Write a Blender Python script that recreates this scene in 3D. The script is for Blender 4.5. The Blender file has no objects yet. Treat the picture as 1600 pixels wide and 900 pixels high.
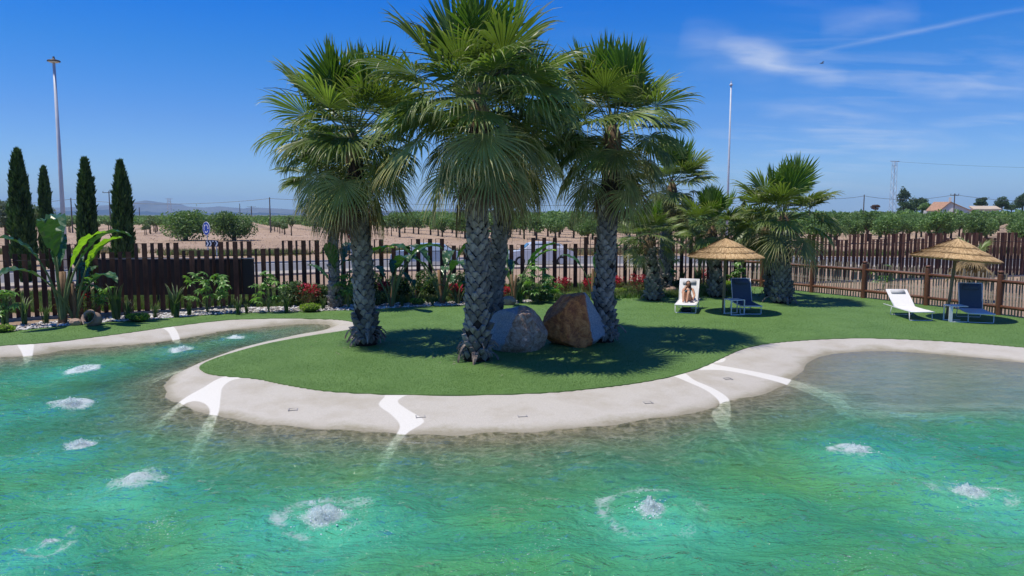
import bpy, math, random, bmesh
import numpy as np
from mathutils import Vector, Matrix, Euler
from mathutils.geometry import tessellate_polygon
random.seed(7); np.random.seed(7)
rad = math.radians
sc = bpy.context.scene
COL = sc.collection

# ------------------------------------------------------------ camera
H = 3.2; F = 1150.0; PITCH = math.atan(115/F)
cd = bpy.data.cameras.new('camera'); cam = bpy.data.objects.new('camera', cd); COL.objects.link(cam)
cam.location = (0, 0, H); cam.rotation_euler = (math.pi/2-PITCH, 0, 0)
cd.sensor_width = 36; cd.lens = 36*F/1600; cd.clip_start = 0.1; cd.clip_end = 40000
sc.camera = cam
# ------------------------------------------------------------ light
SUN_EL = rad(69); SUNV = Vector((-math.cos(SUN_EL)*.968, -math.cos(SUN_EL)*.25, math.sin(SUN_EL)))
sl = bpy.data.lights.new('sun', 'SUN'); sl.energy = 4.9; sl.angle = rad(.5); sl.color = (1, .93, .81)
so = bpy.data.objects.new('sun', sl); COL.objects.link(so)
so.rotation_euler = SUNV.to_track_quat('Z', 'Y').to_euler(); so.location = (-10, 0, 30)
sc.view_settings.view_transform = 'Standard'; sc.view_settings.look = 'None'
sc.view_settings.exposure = .06; sc.view_settings.gamma = 1; sc.view_settings.use_curve_mapping = False
try:
    sc.cycles.transparent_max_bounces = 12; sc.cycles.max_bounces = 8; sc.cycles.sample_clamp_indirect = 6; sc.cycles.sample_clamp_direct = 20
except Exception: pass
W = bpy.data.worlds.new('World'); sc.world = W; W.use_nodes = True
def build_world():
    t = W.node_tree; N = t.nodes; L = t.links
    bg = N['Background']; bg.inputs[1].default_value = .1
    sky = N.new('ShaderNodeTexSky'); sky.sky_type = 'NISHITA'; sky.sun_disc = False
    sky.sun_elevation = SUN_EL; sky.sun_rotation = math.atan2(SUNV.x, SUNV.y)
    sky.air_density = 1.0; sky.dust_density = .35; sky.ozone_density = 3.2; sky.altitude = 0
    hs = N.new('ShaderNodeHueSaturation'); hs.inputs['Saturation'].default_value = 1.27; hs.inputs['Hue'].default_value = .505
    hs.inputs['Value'].default_value = 1.0
    L.new(sky.outputs[0], hs.inputs['Color'])
    def m(op, a, b=None, c=None, cl=False):
        n = N.new('ShaderNodeMath'); n.operation = op; n.use_clamp = cl
        for i, v in enumerate((a, b, c)):
            if v is None: continue
            if isinstance(v, (int, float)): n.inputs[i].default_value = v
            else: L.new(v, n.inputs[i])
        return n.outputs[0]
    # deep polarised blue aloft, paler towards the horizon
    tz = N.new('ShaderNodeTexCoord'); sz = N.new('ShaderNodeSeparateXYZ'); L.new(tz.outputs['Generated'], sz.inputs[0])
    mr0 = N.new('ShaderNodeMapRange'); mr0.inputs[1].default_value = 0; mr0.inputs[2].default_value = .5; L.new(sz.outputs[2], mr0.inputs[0])
    rp = N.new('ShaderNodeValToRGB'); L.new(mr0.outputs[0], rp.inputs[0]); e = rp.color_ramp.elements
    e[0].position = 0; e[0].color = (.36, .52, .82, 1); e[1].position = .62; e[1].color = (.006, .33, .69, 1)
    for q, c in ((.07, (.33, .45, .70)), (.234, (.235, .385, .63)), (.40, (.105, .375, .635)), (.53, (.010, .35, .69))):
        k = e.new(q); k.color = (*c, 1)
    tm = N.new('ShaderNodeVectorMath'); tm.operation = 'MULTIPLY'; L.new(hs.outputs[0], tm.inputs[0]); L.new(rp.outputs[0], tm.inputs[1])
    ts = N.new('ShaderNodeVectorMath'); ts.operation = 'SCALE'; ts.inputs['Scale'].default_value = 2.08; L.new(tm.outputs[0], ts.inputs[0])
    tc = N.new('ShaderNodeTexCoord'); sep = N.new('ShaderNodeSeparateXYZ'); L.new(tc.outputs['Generated'], sep.inputs[0])
    z = m('MAXIMUM', sep.outputs[2], .03); 
    # cirrus: noise over the cloud layer, pulled out along the wind
    u = m('DIVIDE', sep.outputs[0], m('ADD', z, .12)); v = m('DIVIDE', sep.outputs[1], m('ADD', z, .12))
    cb = N.new('ShaderNodeCombineXYZ'); L.new(u, cb.inputs[0]); L.new(v, cb.inputs[1])
    mp = N.new('ShaderNodeMapping'); mp.inputs['Rotation'].default_value = (0, 0, rad(14)); mp.inputs['Scale'].default_value = (.55, 1.6, 1)
    L.new(cb.outputs[0], mp.inputs[0])
    n1 = N.new('ShaderNodeTexNoise'); n1.inputs['Scale'].default_value = 2.6; n1.inputs['Detail'].default_value = 9; n1.inputs['Roughness'].default_value = .6; n1.inputs['Distortion'].default_value = .5
    L.new(mp.outputs[0], n1.inputs['Vector'])
    n2 = N.new('ShaderNodeTexNoise'); n2.inputs['Scale'].default_value = .75; n2.inputs['Detail'].default_value = 2
    L.new(cb.outputs[0], n2.inputs['Vector'])
    a = m('MULTIPLY', m('SUBTRACT', n1.outputs[0], .47, cl=True), 2.2)
    b = m('MULTIPLY', m('SUBTRACT', n2.outputs[0], .40, cl=True), 3.0, cl=True)
    # the cloud bank lies to the right (east) of the view
    side = N.new('ShaderNodeMapRange'); side.inputs[1].default_value = .03; side.inputs[2].default_value = .26; side.clamp = True
    L.new(sep.outputs[0], side.inputs[0])
    veil = m('MULTIPLY', m('MULTIPLY', a, b), m('MULTIPLY', side.outputs[0], .7), cl=True)
    # single wisps and a contrail: soft segments in azimuth/elevation tangents
    yy = m('MAXIMUM', sep.outputs[1], .05); U = m('DIVIDE', sep.outputs[0], yy); V = m('DIVIDE', sep.outputs[2], yy)
    n3 = N.new('ShaderNodeTexNoise'); n3.inputs['Scale'].default_value = 9; n3.inputs['Detail'].default_value = 7
    mp3 = N.new('ShaderNodeMapping'); mp3.inputs['Rotation'].default_value = (0, 0, rad(22)); mp3.inputs['Scale'].default_value = (1, 4, 1)
    cb3 = N.new('ShaderNodeCombineXYZ'); L.new(U, cb3.inputs[0]); L.new(V, cb3.inputs[1]); L.new(cb3.outputs[0], mp3.inputs[0]); L.new(mp3.outputs[0], n3.inputs['Vector'])
    wob = m('MULTIPLY', m('SUBTRACT', n3.outputs[0], .5), .06)
    def seg(p, q, w, amp, wb):
        def uv(px, py):
            dx = (px-800)/F; dy = (450-py)/F
            Y = math.cos(PITCH)+dy*math.sin(PITCH); Z = -math.sin(PITCH)+dy*math.cos(PITCH)
            return dx/Y, Z/Y
        ax, ay = uv(*p); bx, by = uv(*q); dx, dy = bx-ax, by-ay; l2 = dx*dx+dy*dy; l = math.sqrt(l2)
        rx = m('SUBTRACT', U, ax); ry = m('ADD', m('SUBTRACT', V, ay), m('MULTIPLY', wob, wb))
        t = m('DIVIDE', m('ADD', m('MULTIPLY', rx, dx), m('MULTIPLY', ry, dy)), l2, cl=True)
        d = m('ABSOLUTE', m('DIVIDE', m('SUBTRACT', m('MULTIPLY', rx, dy), m('MULTIPLY', ry, dx)), l))
        prof = m('POWER', m('SUBTRACT', 1, m('DIVIDE', d, w), cl=True), 1.6)
        ends = m('POWER', m('MULTIPLY', m('MULTIPLY', t, m('SUBTRACT', 1, t)), 4), .7)
        return m('MULTIPLY', m('MULTIPLY', prof, ends), m('MULTIPLY', amp, m('ADD', .35, n3.outputs[0])))
    tot = veil
    for s in [((1060, 58), (1230, 105), .045, .22, 1.2), ((1120, 68), (1325, 128), .022, .40, .8), ((1245, 88), (1625, 8), .006, .20, .12),
              ((1180, 168), (1420, 188), .016, .16, 1), ((1230, 205), (1520, 222), .018, .18, 1), ((1400, 140), (1640, 132), .020, .20, 1), ((1170, 238), (1340, 240), .010, .13, 1),
              ((1280, 40), (1440, 20), .03, .16, 1)]:
        tot = m('ADD', tot, seg(*s), cl=True)
    mx = N.new('ShaderNodeMix'); mx.data_type = 'RGBA'
    L.new(tot, mx.inputs[0]); L.new(ts.outputs[0], mx.inputs[6]); mx.inputs[7].default_value = (8.2, 8.6, 9.2, 1)
    L.new(mx.outputs[2], bg.inputs[0])
build_world()

# ------------------------------------------------------------ pixel -> world
def ray(px, py):
    dx = (px-800)/F; dy = (450-py)/F
    return Vector((dx, math.cos(PITCH)+dy*math.sin(PITCH), -math.sin(PITCH)+dy*math.cos(PITCH)))
def G(px, py, z=0.0):
    d = ray(px, py); t = (z-H)/d.z
    return Vector((d.x*t, d.y*t, z))
def P(px, py, Y):
    d = ray(px, py); t = Y/d.y
    return Vector((d.x*t, Y, H+d.z*t))
def XF(px, Y): return P(px, 335, Y).x

# ------------------------------------------------------------ materials
def nodes(name):
    m = bpy.data.materials.new(name); m.use_nodes = True
    t = m.node_tree; return m, t.nodes, t.links, t.nodes['Principled BSDF'], t.nodes['Material Output']
def mathn(N, L, op, a, b=None, cl=False):
    n = N.new('ShaderNodeMath'); n.operation = op; n.use_clamp = cl
    for i, v in enumerate((a, b)):
        if v is None: continue
        if isinstance(v, (int, float)): n.inputs[i].default_value = v
        else: L.new(v, n.inputs[i])
    return n.outputs[0]
def noise(N, L, scale, detail=4, rough=.55, vec=None, dist=0, out=0):
    n = N.new('ShaderNodeTexNoise'); n.inputs['Scale'].default_value = scale; n.inputs['Detail'].default_value = detail
    n.inputs['Roughness'].default_value = rough; n.inputs['Distortion'].default_value = dist
    if vec is not None: L.new(vec, n.inputs['Vector'])
    return n.outputs[out]
def ramp(N, L, fac, stops):
    r = N.new('ShaderNodeValToRGB'); L.new(fac, r.inputs[0]); e = r.color_ramp.elements
    e[0].position = stops[0][0]; e[0].color = (*stops[0][1], 1); e[1].position = stops[-1][0]; e[1].color = (*stops[-1][1], 1)
    for p, c in stops[1:-1]:
        q = e.new(p); q.color = (*c, 1)
    return r.outputs[0]
def mix(N, L, fac, a, b, mode='MIX'):
    n = N.new('ShaderNodeMix'); n.data_type = 'RGBA'; n.blend_type = mode
    for sck, v in ((n.inputs[0], fac), (n.inputs[6], a), (n.inputs[7], b)):
        if isinstance(v, (int, float)): sck.default_value = v
        elif isinstance(v, tuple): sck.default_value = (*v, 1)
        else: L.new(v, sck)
    return n.outputs[2]
def pos(N, kind='Object'):
    if kind == 'World':
        return N.new('ShaderNodeNewGeometry').outputs['Position']
    return N.new('ShaderNodeTexCoord').outputs[kind]
def bump(N, L, h, strength, dist=.02, target=None):
    b = N.new('ShaderNodeBump'); b.inputs['Strength'].default_value = strength; b.inputs['Distance'].default_value = dist
    L.new(h, b.inputs['Height'])
    if target is not None: L.new(b.outputs[0], target.inputs['Normal'])
    return b.outputs[0]
def mat(name, col, rough=.7, var=.3, scale=4, bs=0, bscale=30, spec=.3, rnd=.0, metal=0, space='Object', stretch=None, col2=None):
    m, N, L, B, O = nodes(name)
    v = pos(N, space)
    if stretch:
        mp = N.new('ShaderNodeMapping'); mp.inputs['Scale'].default_value = stretch; L.new(v, mp.inputs[0]); v = mp.outputs[0]
    f = noise(N, L, scale, 6, .6, v)
    c2 = col2 or tuple(min(1, c*(1+var)) for c in col)
    c = ramp(N, L, f, [(.3, tuple(x*(1-var) for x in col)), (.7, c2)])
    if rnd:
        oi = N.new('ShaderNodeObjectInfo'); r = mathn(N, L, 'ADD', mathn(N, L, 'MULTIPLY', oi.outputs['Random'], 2*rnd), 1-rnd)
        hv = N.new('ShaderNodeHueSaturation'); L.new(r, hv.inputs['Value']); L.new(c, hv.inputs['Color']); c = hv.outputs[0]
    L.new(c, B.inputs['Base Color']); B.inputs['Roughness'].default_value = rough; B.inputs['Metallic'].default_value = metal
    B.inputs['Specular IOR Level'].default_value = spec
    if bs: bump(N, L, noise(N, L, bscale, 5, .6, v), bs, .02, B)
    return m
def leafmat(name, base, tip, rough=.42, trans=.25, spec=.4, rnd=.25, tipstart=.6, var=.25, vscale=3):
    m, N, L, B, O = nodes(name)
    at = N.new('ShaderNodeAttribute'); at.attribute_name = 'tip'
    v = pos(N); f = noise(N, L, vscale, 3, .6, v)
    b = ramp(N, L, f, [(.3, tuple(x*(1-var) for x in base)), (.7, tuple(x*(1+var) for x in base))])
    tf = mathn(N, L, 'ADD', at.outputs['Fac'], mathn(N, L, 'MULTIPLY', mathn(N, L, 'SUBTRACT', f, .5), .5))
    mr = N.new('ShaderNodeMapRange'); mr.inputs[1].default_value = tipstart; mr.inputs[2].default_value = tipstart+.35; L.new(tf, mr.inputs[0])
    c = mix(N, L, mr.outputs[0], b, tip)
    oi = N.new('ShaderNodeObjectInfo'); r = mathn(N, L, 'ADD', mathn(N, L, 'MULTIPLY', oi.outputs['Random'], 2*rnd), 1-rnd)
    hv = N.new('ShaderNodeHueSaturation'); L.new(r, hv.inputs['Value']); L.new(c, hv.inputs['Color'])
    L.new(hv.outputs[0], B.inputs['Base Color']); B.inputs['Roughness'].default_value = rough; B.inputs['Specular IOR Level'].default_value = spec
    tr = N.new('ShaderNodeBsdfTranslucent')
    tc = mix(N, L, 1.0, hv.outputs[0], (1.5, 1.7, .6), 'MULTIPLY'); L.new(tc, tr.inputs[0])
    ms = N.new('ShaderNodeMixShader'); ms.inputs[0].default_value = trans
    L.new(B.outputs[0], ms.inputs[1]); L.new(tr.outputs[0], ms.inputs[2]); L.new(ms.outputs[0], O.inputs[0])
    return m

# ------------------------------------------------------------ object helpers
def tag(o, label=None, cat=None, group=None, kind=None):
    if label: o['label'] = label
    if cat: o['category'] = cat
    if group: o['group'] = group
    if kind: o['kind'] = kind
    return o
def link(name, me, parent=None, loc=None, rot=None, scale=None):
    o = bpy.data.objects.new(name, me); COL.objects.link(o)
    if parent: o.parent = parent
    if loc is not None: o.location = loc
    if rot is not None: o.rotation_euler = rot
    if scale is not None: o.scale = scale if not isinstance(scale, (int, float)) else (scale,)*3
    return o
def thing(name, loc, label, cat, group=None, rz=0, rot=None, scale=None):
    o = link(name, None, None, loc, rot or (0, 0, rz), scale); o.empty_display_size = .2
    return tag(o, label, cat, group)
def copy_tree(o, parent=None):
    c = o.copy(); COL.objects.link(c); c.parent = parent
    for ch in list(o.children): copy_tree(ch, c)
    return c
def mesh_np(name, V, Fc, mats=(), smooth=False, attr=None, mi=None):
    V = np.asarray(V, dtype=np.float32); Fc = np.asarray(Fc, dtype=np.int32)
    me = bpy.data.meshes.new(name); n, k = Fc.shape
    me.vertices.add(len(V)); me.vertices.foreach_set('co', V.ravel())
    me.loops.add(n*k); me.loops.foreach_set('vertex_index', Fc.ravel())
    me.polygons.add(n); me.polygons.foreach_set('loop_start', np.arange(0, n*k, k, dtype=np.int32))
    try: me.polygons.foreach_set('loop_total', np.full(n, k, dtype=np.int32))
    except Exception: pass
    if mi is not None: me.polygons.foreach_set('material_index', np.asarray(mi, dtype=np.int32))
    me.polygons.foreach_set('use_smooth', np.full(n, smooth))
    for a, vals in (attr or {}).items():
        at = me.attributes.new(a, 'FLOAT', 'POINT'); at.data.foreach_set('value', np.asarray(vals, dtype=np.float32))
    me.update(calc_edges=True)
    for m in mats: me.materials.append(m)
    return me
class MB:
    def __init__(s): s.v = []; s.f = []; s.m = []; s.t = []; s.mi = 0; s.tv = 0.0
    def add(s, vs, fs, tips=None):
        b = len(s.v); s.v += [tuple(v) for v in vs]; s.t += (tips if tips is not None else [s.tv]*len(vs))
        s.f += [tuple(b+i for i in f) for f in fs]; s.m += [s.mi]*len(fs)
    def box(s, c, size, rot=None, bev=0):
        x, y, z = (d/2 for d in size)
        if bev:
            bev = min(bev, x*.9, y*.9, z*.9); bm = bmesh.new(); bmesh.ops.create_cube(bm, size=1)
            for v in bm.verts: v.co = Vector((v.co.x*2*x, v.co.y*2*y, v.co.z*2*z))
            bmesh.ops.bevel(bm, geom=bm.edges[:], offset=bev, segments=2, affect='EDGES')
            vs = [v.co.copy() for v in bm.verts]; fs = [[v.index for v in f.verts] for f in bm.faces]; bm.free()
        else:
            vs = [Vector((a*x, b*y, d*z)) for a in (-1, 1) for b in (-1, 1) for d in (-1, 1)]
            fs = [(0, 1, 3, 2), (4, 6, 7, 5), (0, 4, 5, 1), (2, 3, 7, 6), (0, 2, 6, 4), (1, 5, 7, 3)]
        if rot is not None:
            R = rot if isinstance(rot, Matrix) else Euler(rot).to_matrix(); vs = [R @ v for v in vs]
        c = Vector(c); s.add([v+c for v in vs], fs)
    def tube(s, pts, r, n=8, cap=True, flat=1.0, tips=None):
        pts = [Vector(p) for p in pts]; rs = r if isinstance(r, (list, tuple)) else [r]*len(pts)
        vs = []; tp = []; up = None
        for i, p in enumerate(pts):
            d = (pts[min(i+1, len(pts)-1)]-pts[max(i-1, 0)]).normalized()
            if up is None:
                a = d.cross(Vector((0, 0, 1)) if abs(d.z) < .9 else Vector((1, 0, 0))).normalized()
            else:
                a = (up-d*up.dot(d)).normalized()
            up = a; b = d.cross(a)
            for k in range(n):
                th = 2*math.pi*k/n; vs.append(p+(a*math.cos(th)+b*math.sin(th)*flat)*rs[i]); tp.append(s.tv if tips is None else tips[i])
        fs = [(i*n+k, i*n+(k+1) % n, (i+1)*n+(k+1) % n, (i+1)*n+k) for i in range(len(pts)-1) for k in range(n)]
        if cap: fs += [tuple(range(n-1, -1, -1)), tuple((len(pts)-1)*n+k for k in range(n))]
        s.add(vs, fs, tp)
    def lathe(s, prof, n=16, c=(0, 0, 0), cap=False):
        c = Vector(c); vs = []
        for r, z in prof:
            for k in range(n):
                a = 2*math.pi*k/n; vs.append(c+Vector((r*math.cos(a), r*math.sin(a), z)))
        fs = [(i*n+k, i*n+(k+1) % n, (i+1)*n+(k+1) % n, (i+1)*n+k) for i in range(len(prof)-1) for k in range(n)]
        if cap: fs += [tuple(range(n-1, -1, -1)), tuple((len(prof)-1)*n+k for k in range(n))]
        s.add(vs, fs)
    def mesh(s, name, mats, smooth=False):
        me = bpy.data.meshes.new(name); me.from_pydata(s.v, [], s.f); me.update()
        if not isinstance(mats, (list, tuple)): mats = [mats]
        for m in mats: me.materials.append(m)
        me.polygons.foreach_set('material_index', s.m); me.polygons.foreach_set('use_smooth', [smooth]*len(s.f))
        at = me.attributes.new('tip', 'FLOAT', 'POINT'); at.data.foreach_set('value', s.t)
        return me
    def build(s, name, mats, parent=None, smooth=False, **k):
        return link(name, s.mesh(name, mats, smooth), parent, **k)
def leaf_cloud(centers, radii, n, size, seed=0, flat=.8, shell=.5, aspect=1.9, up=0.0, dist=None):
    """n small leaf quads spread through blobs"""
    rg = np.random.RandomState(seed); C = np.array(centers, dtype=float); R = np.array(radii, dtype=float)
    if R.ndim == 1: R = np.stack([R, R, R*flat], 1)
    w = (R.prod(1))**(.67); w /= w.sum(); k = rg.choice(len(C), n, p=w)
    d = rg.normal(size=(n, 3)); d /= np.linalg.norm(d, axis=1)[:, None]
    r = shell+(1-shell)*rg.rand(n)**.6
    p = C[k]+d*R[k]*r[:, None]
    a = rg.normal(size=(n, 3)); a[:, 2] += up; a += d*.7; a /= np.linalg.norm(a, axis=1)[:, None]
    b = np.cross(a, rg.normal(size=(n, 3))); b /= np.linalg.norm(b, axis=1)[:, None]
    s = (size*(.6+.8*rg.rand(n)))[:, None]
    V = np.stack([p-a*s*.5, p+b*s*.5/aspect, p+a*s*.5, p-b*s*.5/aspect], 1).reshape(-1, 3)
    Fc = np.arange(4*n).reshape(n, 4)
    tip = np.repeat(rg.rand(n), 4)
    return V, Fc, tip
def catmull(pts, n=8, closed=False):
    pts = [Vector(p) for p in pts]; out = []
    m = len(pts)
    for i in range(m if closed else m-1):
        if closed: p0, p1, p2, p3 = (pts[(i+j-1) % m] for j in range(4))
        else: p0, p1, p2, p3 = pts[max(i-1, 0)], pts[i], pts[i+1], pts[min(i+2, m-1)]
        for k in range(n):
            t = k/n
            out.append(.5*((2*p1)+(p2-p0)*t+(2*p0-5*p1+4*p2-p3)*t*t+(3*p1-p0-3*p2+p3)*t**3))
    if not closed: out.append(pts[-1])
    return out
def seg_dist(PX, PY, poly, closed=True):
    """unsigned distance of points to a polyline, chunked"""
    q = np.array([(p[0], p[1]) for p in poly]); a = q; b = np.roll(q, -1, 0)
    if not closed: a = q[:-1]; b = q[1:]
    out = np.full(PX.shape, 1e9)
    for (ax, ay), (bx, by) in zip(a, b):
        dx, dy = bx-ax, by-ay; l2 = dx*dx+dy*dy
        if l2 < 1e-12: continue
        t = np.clip(((PX-ax)*dx+(PY-ay)*dy)/l2, 0, 1)
        out = np.minimum(out, (PX-ax-t*dx)**2+(PY-ay-t*dy)**2)
    return np.sqrt(out)
def inside(PX, PY, poly):
    q = [(p[0], p[1]) for p in poly]; r = np.zeros(PX.shape, bool); n = len(q)
    for i in range(n):
        x1, y1 = q[i]; x2, y2 = q[(i+1) % n]
        if y1 == y2: continue
        c = ((y1 > PY) != (y2 > PY)) & (PX < (x2-x1)*(PY-y1)/(y2-y1)+x1)
        r ^= c
    return r
def poly_mesh(name, loops, z, mats, depth=0):
    loops = [[Vector((p[0], p[1], z)) for p in lp] for lp in loops]
    fl = [p for lp in loops for p in lp]; tris = tessellate_polygon(loops)
    V = [tuple(p) for p in fl]; Fc = [tuple(t) for t in tris]
    # make every face look up
    out = []
    for t in Fc:
        a, b, c = (fl[i] for i in t)
        out.append(t if (b-a).cross(c-a).z > 0 else (t[0], t[2], t[1]))
    if depth:
        n = len(V); V += [(x, y, zz-depth) for x, y, zz in V]; s = 0
        for lp in loops:
            k = len(lp)
            for i in range(k):
                a, b = s+i, s+(i+1) % k; out.append((a, b, b+n, a+n))
            s += k
    me = bpy.data.meshes.new(name); me.from_pydata(V, [], out); me.update()
    for m in mats: me.materials.append(m)
    return me
# ============================================================ SETTING: pool, lawn, ground
WL = -.15
LFAR, RFAR = -60, 60
bank_l = [(-500, 640), (-250, 590), (-100, 572), (0, 558), (42, 555), (105, 547), (184, 540), (262, 533), (341, 519), (410, 510.5), (470, 506.5), (510, 507.5)]
tipw = [(516, 512)]
isl = [(500, 517), (470, 522), (420, 533), (370, 546), (320, 565), (288, 579), (266, 590), (258, 603), (262, 618), (278, 631), (300, 640), (335, 650), (400, 663), (480, 670), (580, 675), (660, 678), (750, 678),
       (850, 673), (950, 664), (1030, 654), (1080, 645), (1125, 634), (1170, 622), (1205, 609), (1235, 595), (1253, 580), (1264, 566), (1290, 555), (1340, 549.5), (1400, 549), (1500, 556), (1600, 567), (1750, 586), (1950, 615), (2300, 680)]
SHORE = catmull([G(x, y, WL) for x, y in bank_l+tipw+isl], 6)
lw = [(-500, 612), (-250, 572), (-100, 553), (0, 540), (60, 536), (110, 531), (200, 519.5), (270, 509.5), (350, 500), (400, 497.8), (450, 497), (520, 498.5), (550, 502), (557, 507), (548, 514), (520, 519), (480, 525), (420, 536), (370, 549), (335, 560),
      (314, 570), (314, 577), (335, 585), (400, 591), (440, 599), (500, 609), (560, 613.5), (640, 616), (740, 616.5), (850, 613), (920, 607), (1000, 597), (1060, 585), (1100, 572), (1130, 558), (1160, 545), (1200, 536.5),
      (1260, 531), (1330, 528), (1400, 529), (1500, 534), (1600, 542), (1750, 556), (1950, 580), (2300, 625)]
LAWNF = catmull([G(x, y, 0) for x, y in lw], 6)
PEBF = [(-400, 556), (-150, 531), (0, 519), (60, 513), (150, 505), (250, 498), (350, 490.5), (400, 488.5), (450, 487), (560, 484), (640, 480), (720, 477), (800, 475), (860, 467.5), (930, 463.5), (1000, 460), (1060, 455), (1110, 451), (1150, 447.5)]
FENCE = [(-420, 532), (-200, 518), (0, 501), (245, 487.5), (450, 474.5), (650, 466), (850, 458.5), (1100, 448), (1300, 441), (1500, 434), (1700, 428), (1950, 421)]
LOGF = [(1040, 439), (1115, 441.5), (1190, 448.5), (1268, 457), (1349, 465.5), (1447, 477), (1560, 492), (1700, 512), (1880, 540)]
PEBW = catmull([G(x, y, 0) for x, y in PEBF], 4)
FENW = [G(x, y, 0) for x, y in FENCE]; FENS = catmull(FENW, 10)
LOGW = [G(x, y, 0) for x, y in LOGF]
lawn_back = [Vector((-46, LAWNF[0].y, 0)), Vector((-46, PEBW[0].y+1.2, 0))]+[p for p in PEBW]+[p+Vector((.15, .12, 0)) for p in LOGW[2:]]+[Vector((46, LOGW[-1].y-.7, 0)), Vector((46, LAWNF[-1].y, 0))]
LAWN = LAWNF+list(reversed(lawn_back))
BACK = [p for p in FENS]
def lattice(x0, x1, y0, y1, s, xs_ext, ys_ext):
    xs = np.unique(np.concatenate([xs_ext[0], np.arange(x0, x1, s), xs_ext[1]])); ys = np.unique(np.concatenate([ys_ext[0], np.arange(y0, y1, s), ys_ext[1]]))
    X, Y = np.meshgrid(xs, ys); nx, ny = len(xs), len(ys)
    i = np.arange(nx*ny).reshape(ny, nx)
    Fc = np.stack([i[:-1, :-1], i[:-1, 1:], i[1:, 1:], i[1:, :-1]], -1).reshape(-1, 4)
    return X.ravel(), Y.ravel(), Fc, nx, ny
land = [Vector((p.x, p.y, 0)) for p in SHORE]+[Vector((200, SHORE[-1].y, 0)), Vector((200, 200, 0)), Vector((-200, 200, 0)), Vector((-200, SHORE[0].y, 0))]
lawnp = [Vector((p.x, p.y, 0)) for p in LAWNF]+[Vector((200, LAWNF[-1].y, 0)), Vector((200, 200, 0)), Vector((-200, 200, 0)), Vector((-200, LAWNF[0].y, 0))]
X, Y, Fc, nx, ny = lattice(-17, 19, 9.5, 25.5, .085, (np.arange(-46, -17, 1.5), np.arange(20, 47, 1.5)), (np.arange(-14, 9.5, .5), np.array([26.5, 28])))
sub = np.ones(len(X), bool)
dW = seg_dist(X, Y, SHORE, False); inL = inside(X, Y, land); dL = seg_dist(X, Y, LAWNF, False); inG = inside(X, Y, lawnp)
Z = np.zeros(len(X))
beach = inL & ~inG
f = dW/(dW+dL+1e-6)
prof = np.sin(np.clip(f, 0, 1)*math.pi/2)**.9
Z[beach] = (WL+(-.012-WL)*prof)[beach]
wat = ~inL
dd = dW[wat]; xx = X[wat]; yy = Y[wat]
lag = 1/(1+np.exp(-(xx-5.4)*1.8))/(1+np.exp(-(yy-11.9)*3.5))      # the shallow lagoon on the right
depth = 1.35*(1-np.exp(-np.maximum(dd-.05, 0)/2.9))+.04*dd
depth *= (1-lag*.84)
Z[wat] = WL-.008-np.minimum(dd*.16, depth+.0)*1.0
Z[wat] = WL-np.minimum(np.maximum(dd*.17, depth*.55), depth+.02)
Z[inG] = np.maximum(-.012-.7*dL[inG], -1.2)
# pale veins in the resin, drawn as polygons
veins = [
 [(418, 590), (437, 590.5), (375, 602), (350, 612), (345, 627), (342, 645), (330, 668), (308, 692), (290, 706), (292, 690), (312, 664), (328, 645), (318, 633), (295, 630), (270, 643), (232, 668), (228, 664), (262, 640), (290, 624), (318, 613), (342, 602), (375, 594)],
 [(314, 570), (318, 575), (295, 578), (262, 588), (230, 596), (252, 587), (280, 577)],
 [(598, 616), (698, 616.5), (650, 626), (622, 637), (634, 648), (662, 662), (655, 669), (636, 677), (614, 695), (588, 725), (583, 716), (608, 688), (625, 670), (612, 656), (592, 643), (602, 630)],
 [(1022, 590), (1045, 586), (1066, 592), (1085, 604), (1115, 614), (1138, 625), (1142, 640), (1142, 655), (1170, 676), (1200, 690), (1180, 690), (1148, 672), (1122, 655), (1112, 643), (1125, 632), (1108, 619), (1075, 607), (1045, 597)],
 [(1084, 576), (1102, 565), (1120, 562), (1133, 568), (1130, 575), (1112, 578), (1150, 584), (1215, 591), (1262, 601), (1310, 618), (1335, 636), (1380, 642), (1450, 645), (1560, 642), (1680, 648), (1680, 656), (1560, 650), (1450, 653), (1370, 650), (1320, 644), (1295, 625), (1240, 604), (1190, 595), (1130, 588)],
 [(30, 540), (50, 538), (54, 545), (50, 556), (40, 566), (36, 556), (28, 548)],
 [(245, 516), (262, 514), (276, 522), (282, 534), (272, 534), (262, 524)],
]
vd = np.full(len(X), 9.0); nearv = (Y < 25.6) & (Y > 8)
for pg in veins:
    pw = [G(x, y, 0) for x, y in pg]
    # points beyond the waterline were measured on the water surface
    pw = [G(x, y, WL-.2*min(1, max(0, (x-1230)/130)) if not inside(np.array([p.x]), np.array([p.y]), lawnp)[0] else 0) for (x, y), p in zip(pg, pw)]
    pw = catmull(pw, 4, True)
    xa, xb = min(p.x for p in pw)-1, max(p.x for p in pw)+1; ya, yb = min(p.y for p in pw)-1, max(p.y for p in pw)+1
    m_ = (X > xa) & (X < xb) & (Y > ya) & (Y < yb); idx = np.where(m_)[0]
    d_ = seg_dist(X[idx], Y[idx], pw); d_ = np.where(inside(X[idx], Y[idx], pw), -d_, d_)
    vd[idx] = np.minimum(vd[idx], d_)
V = np.stack([X, Y, Z], 1)
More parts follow.
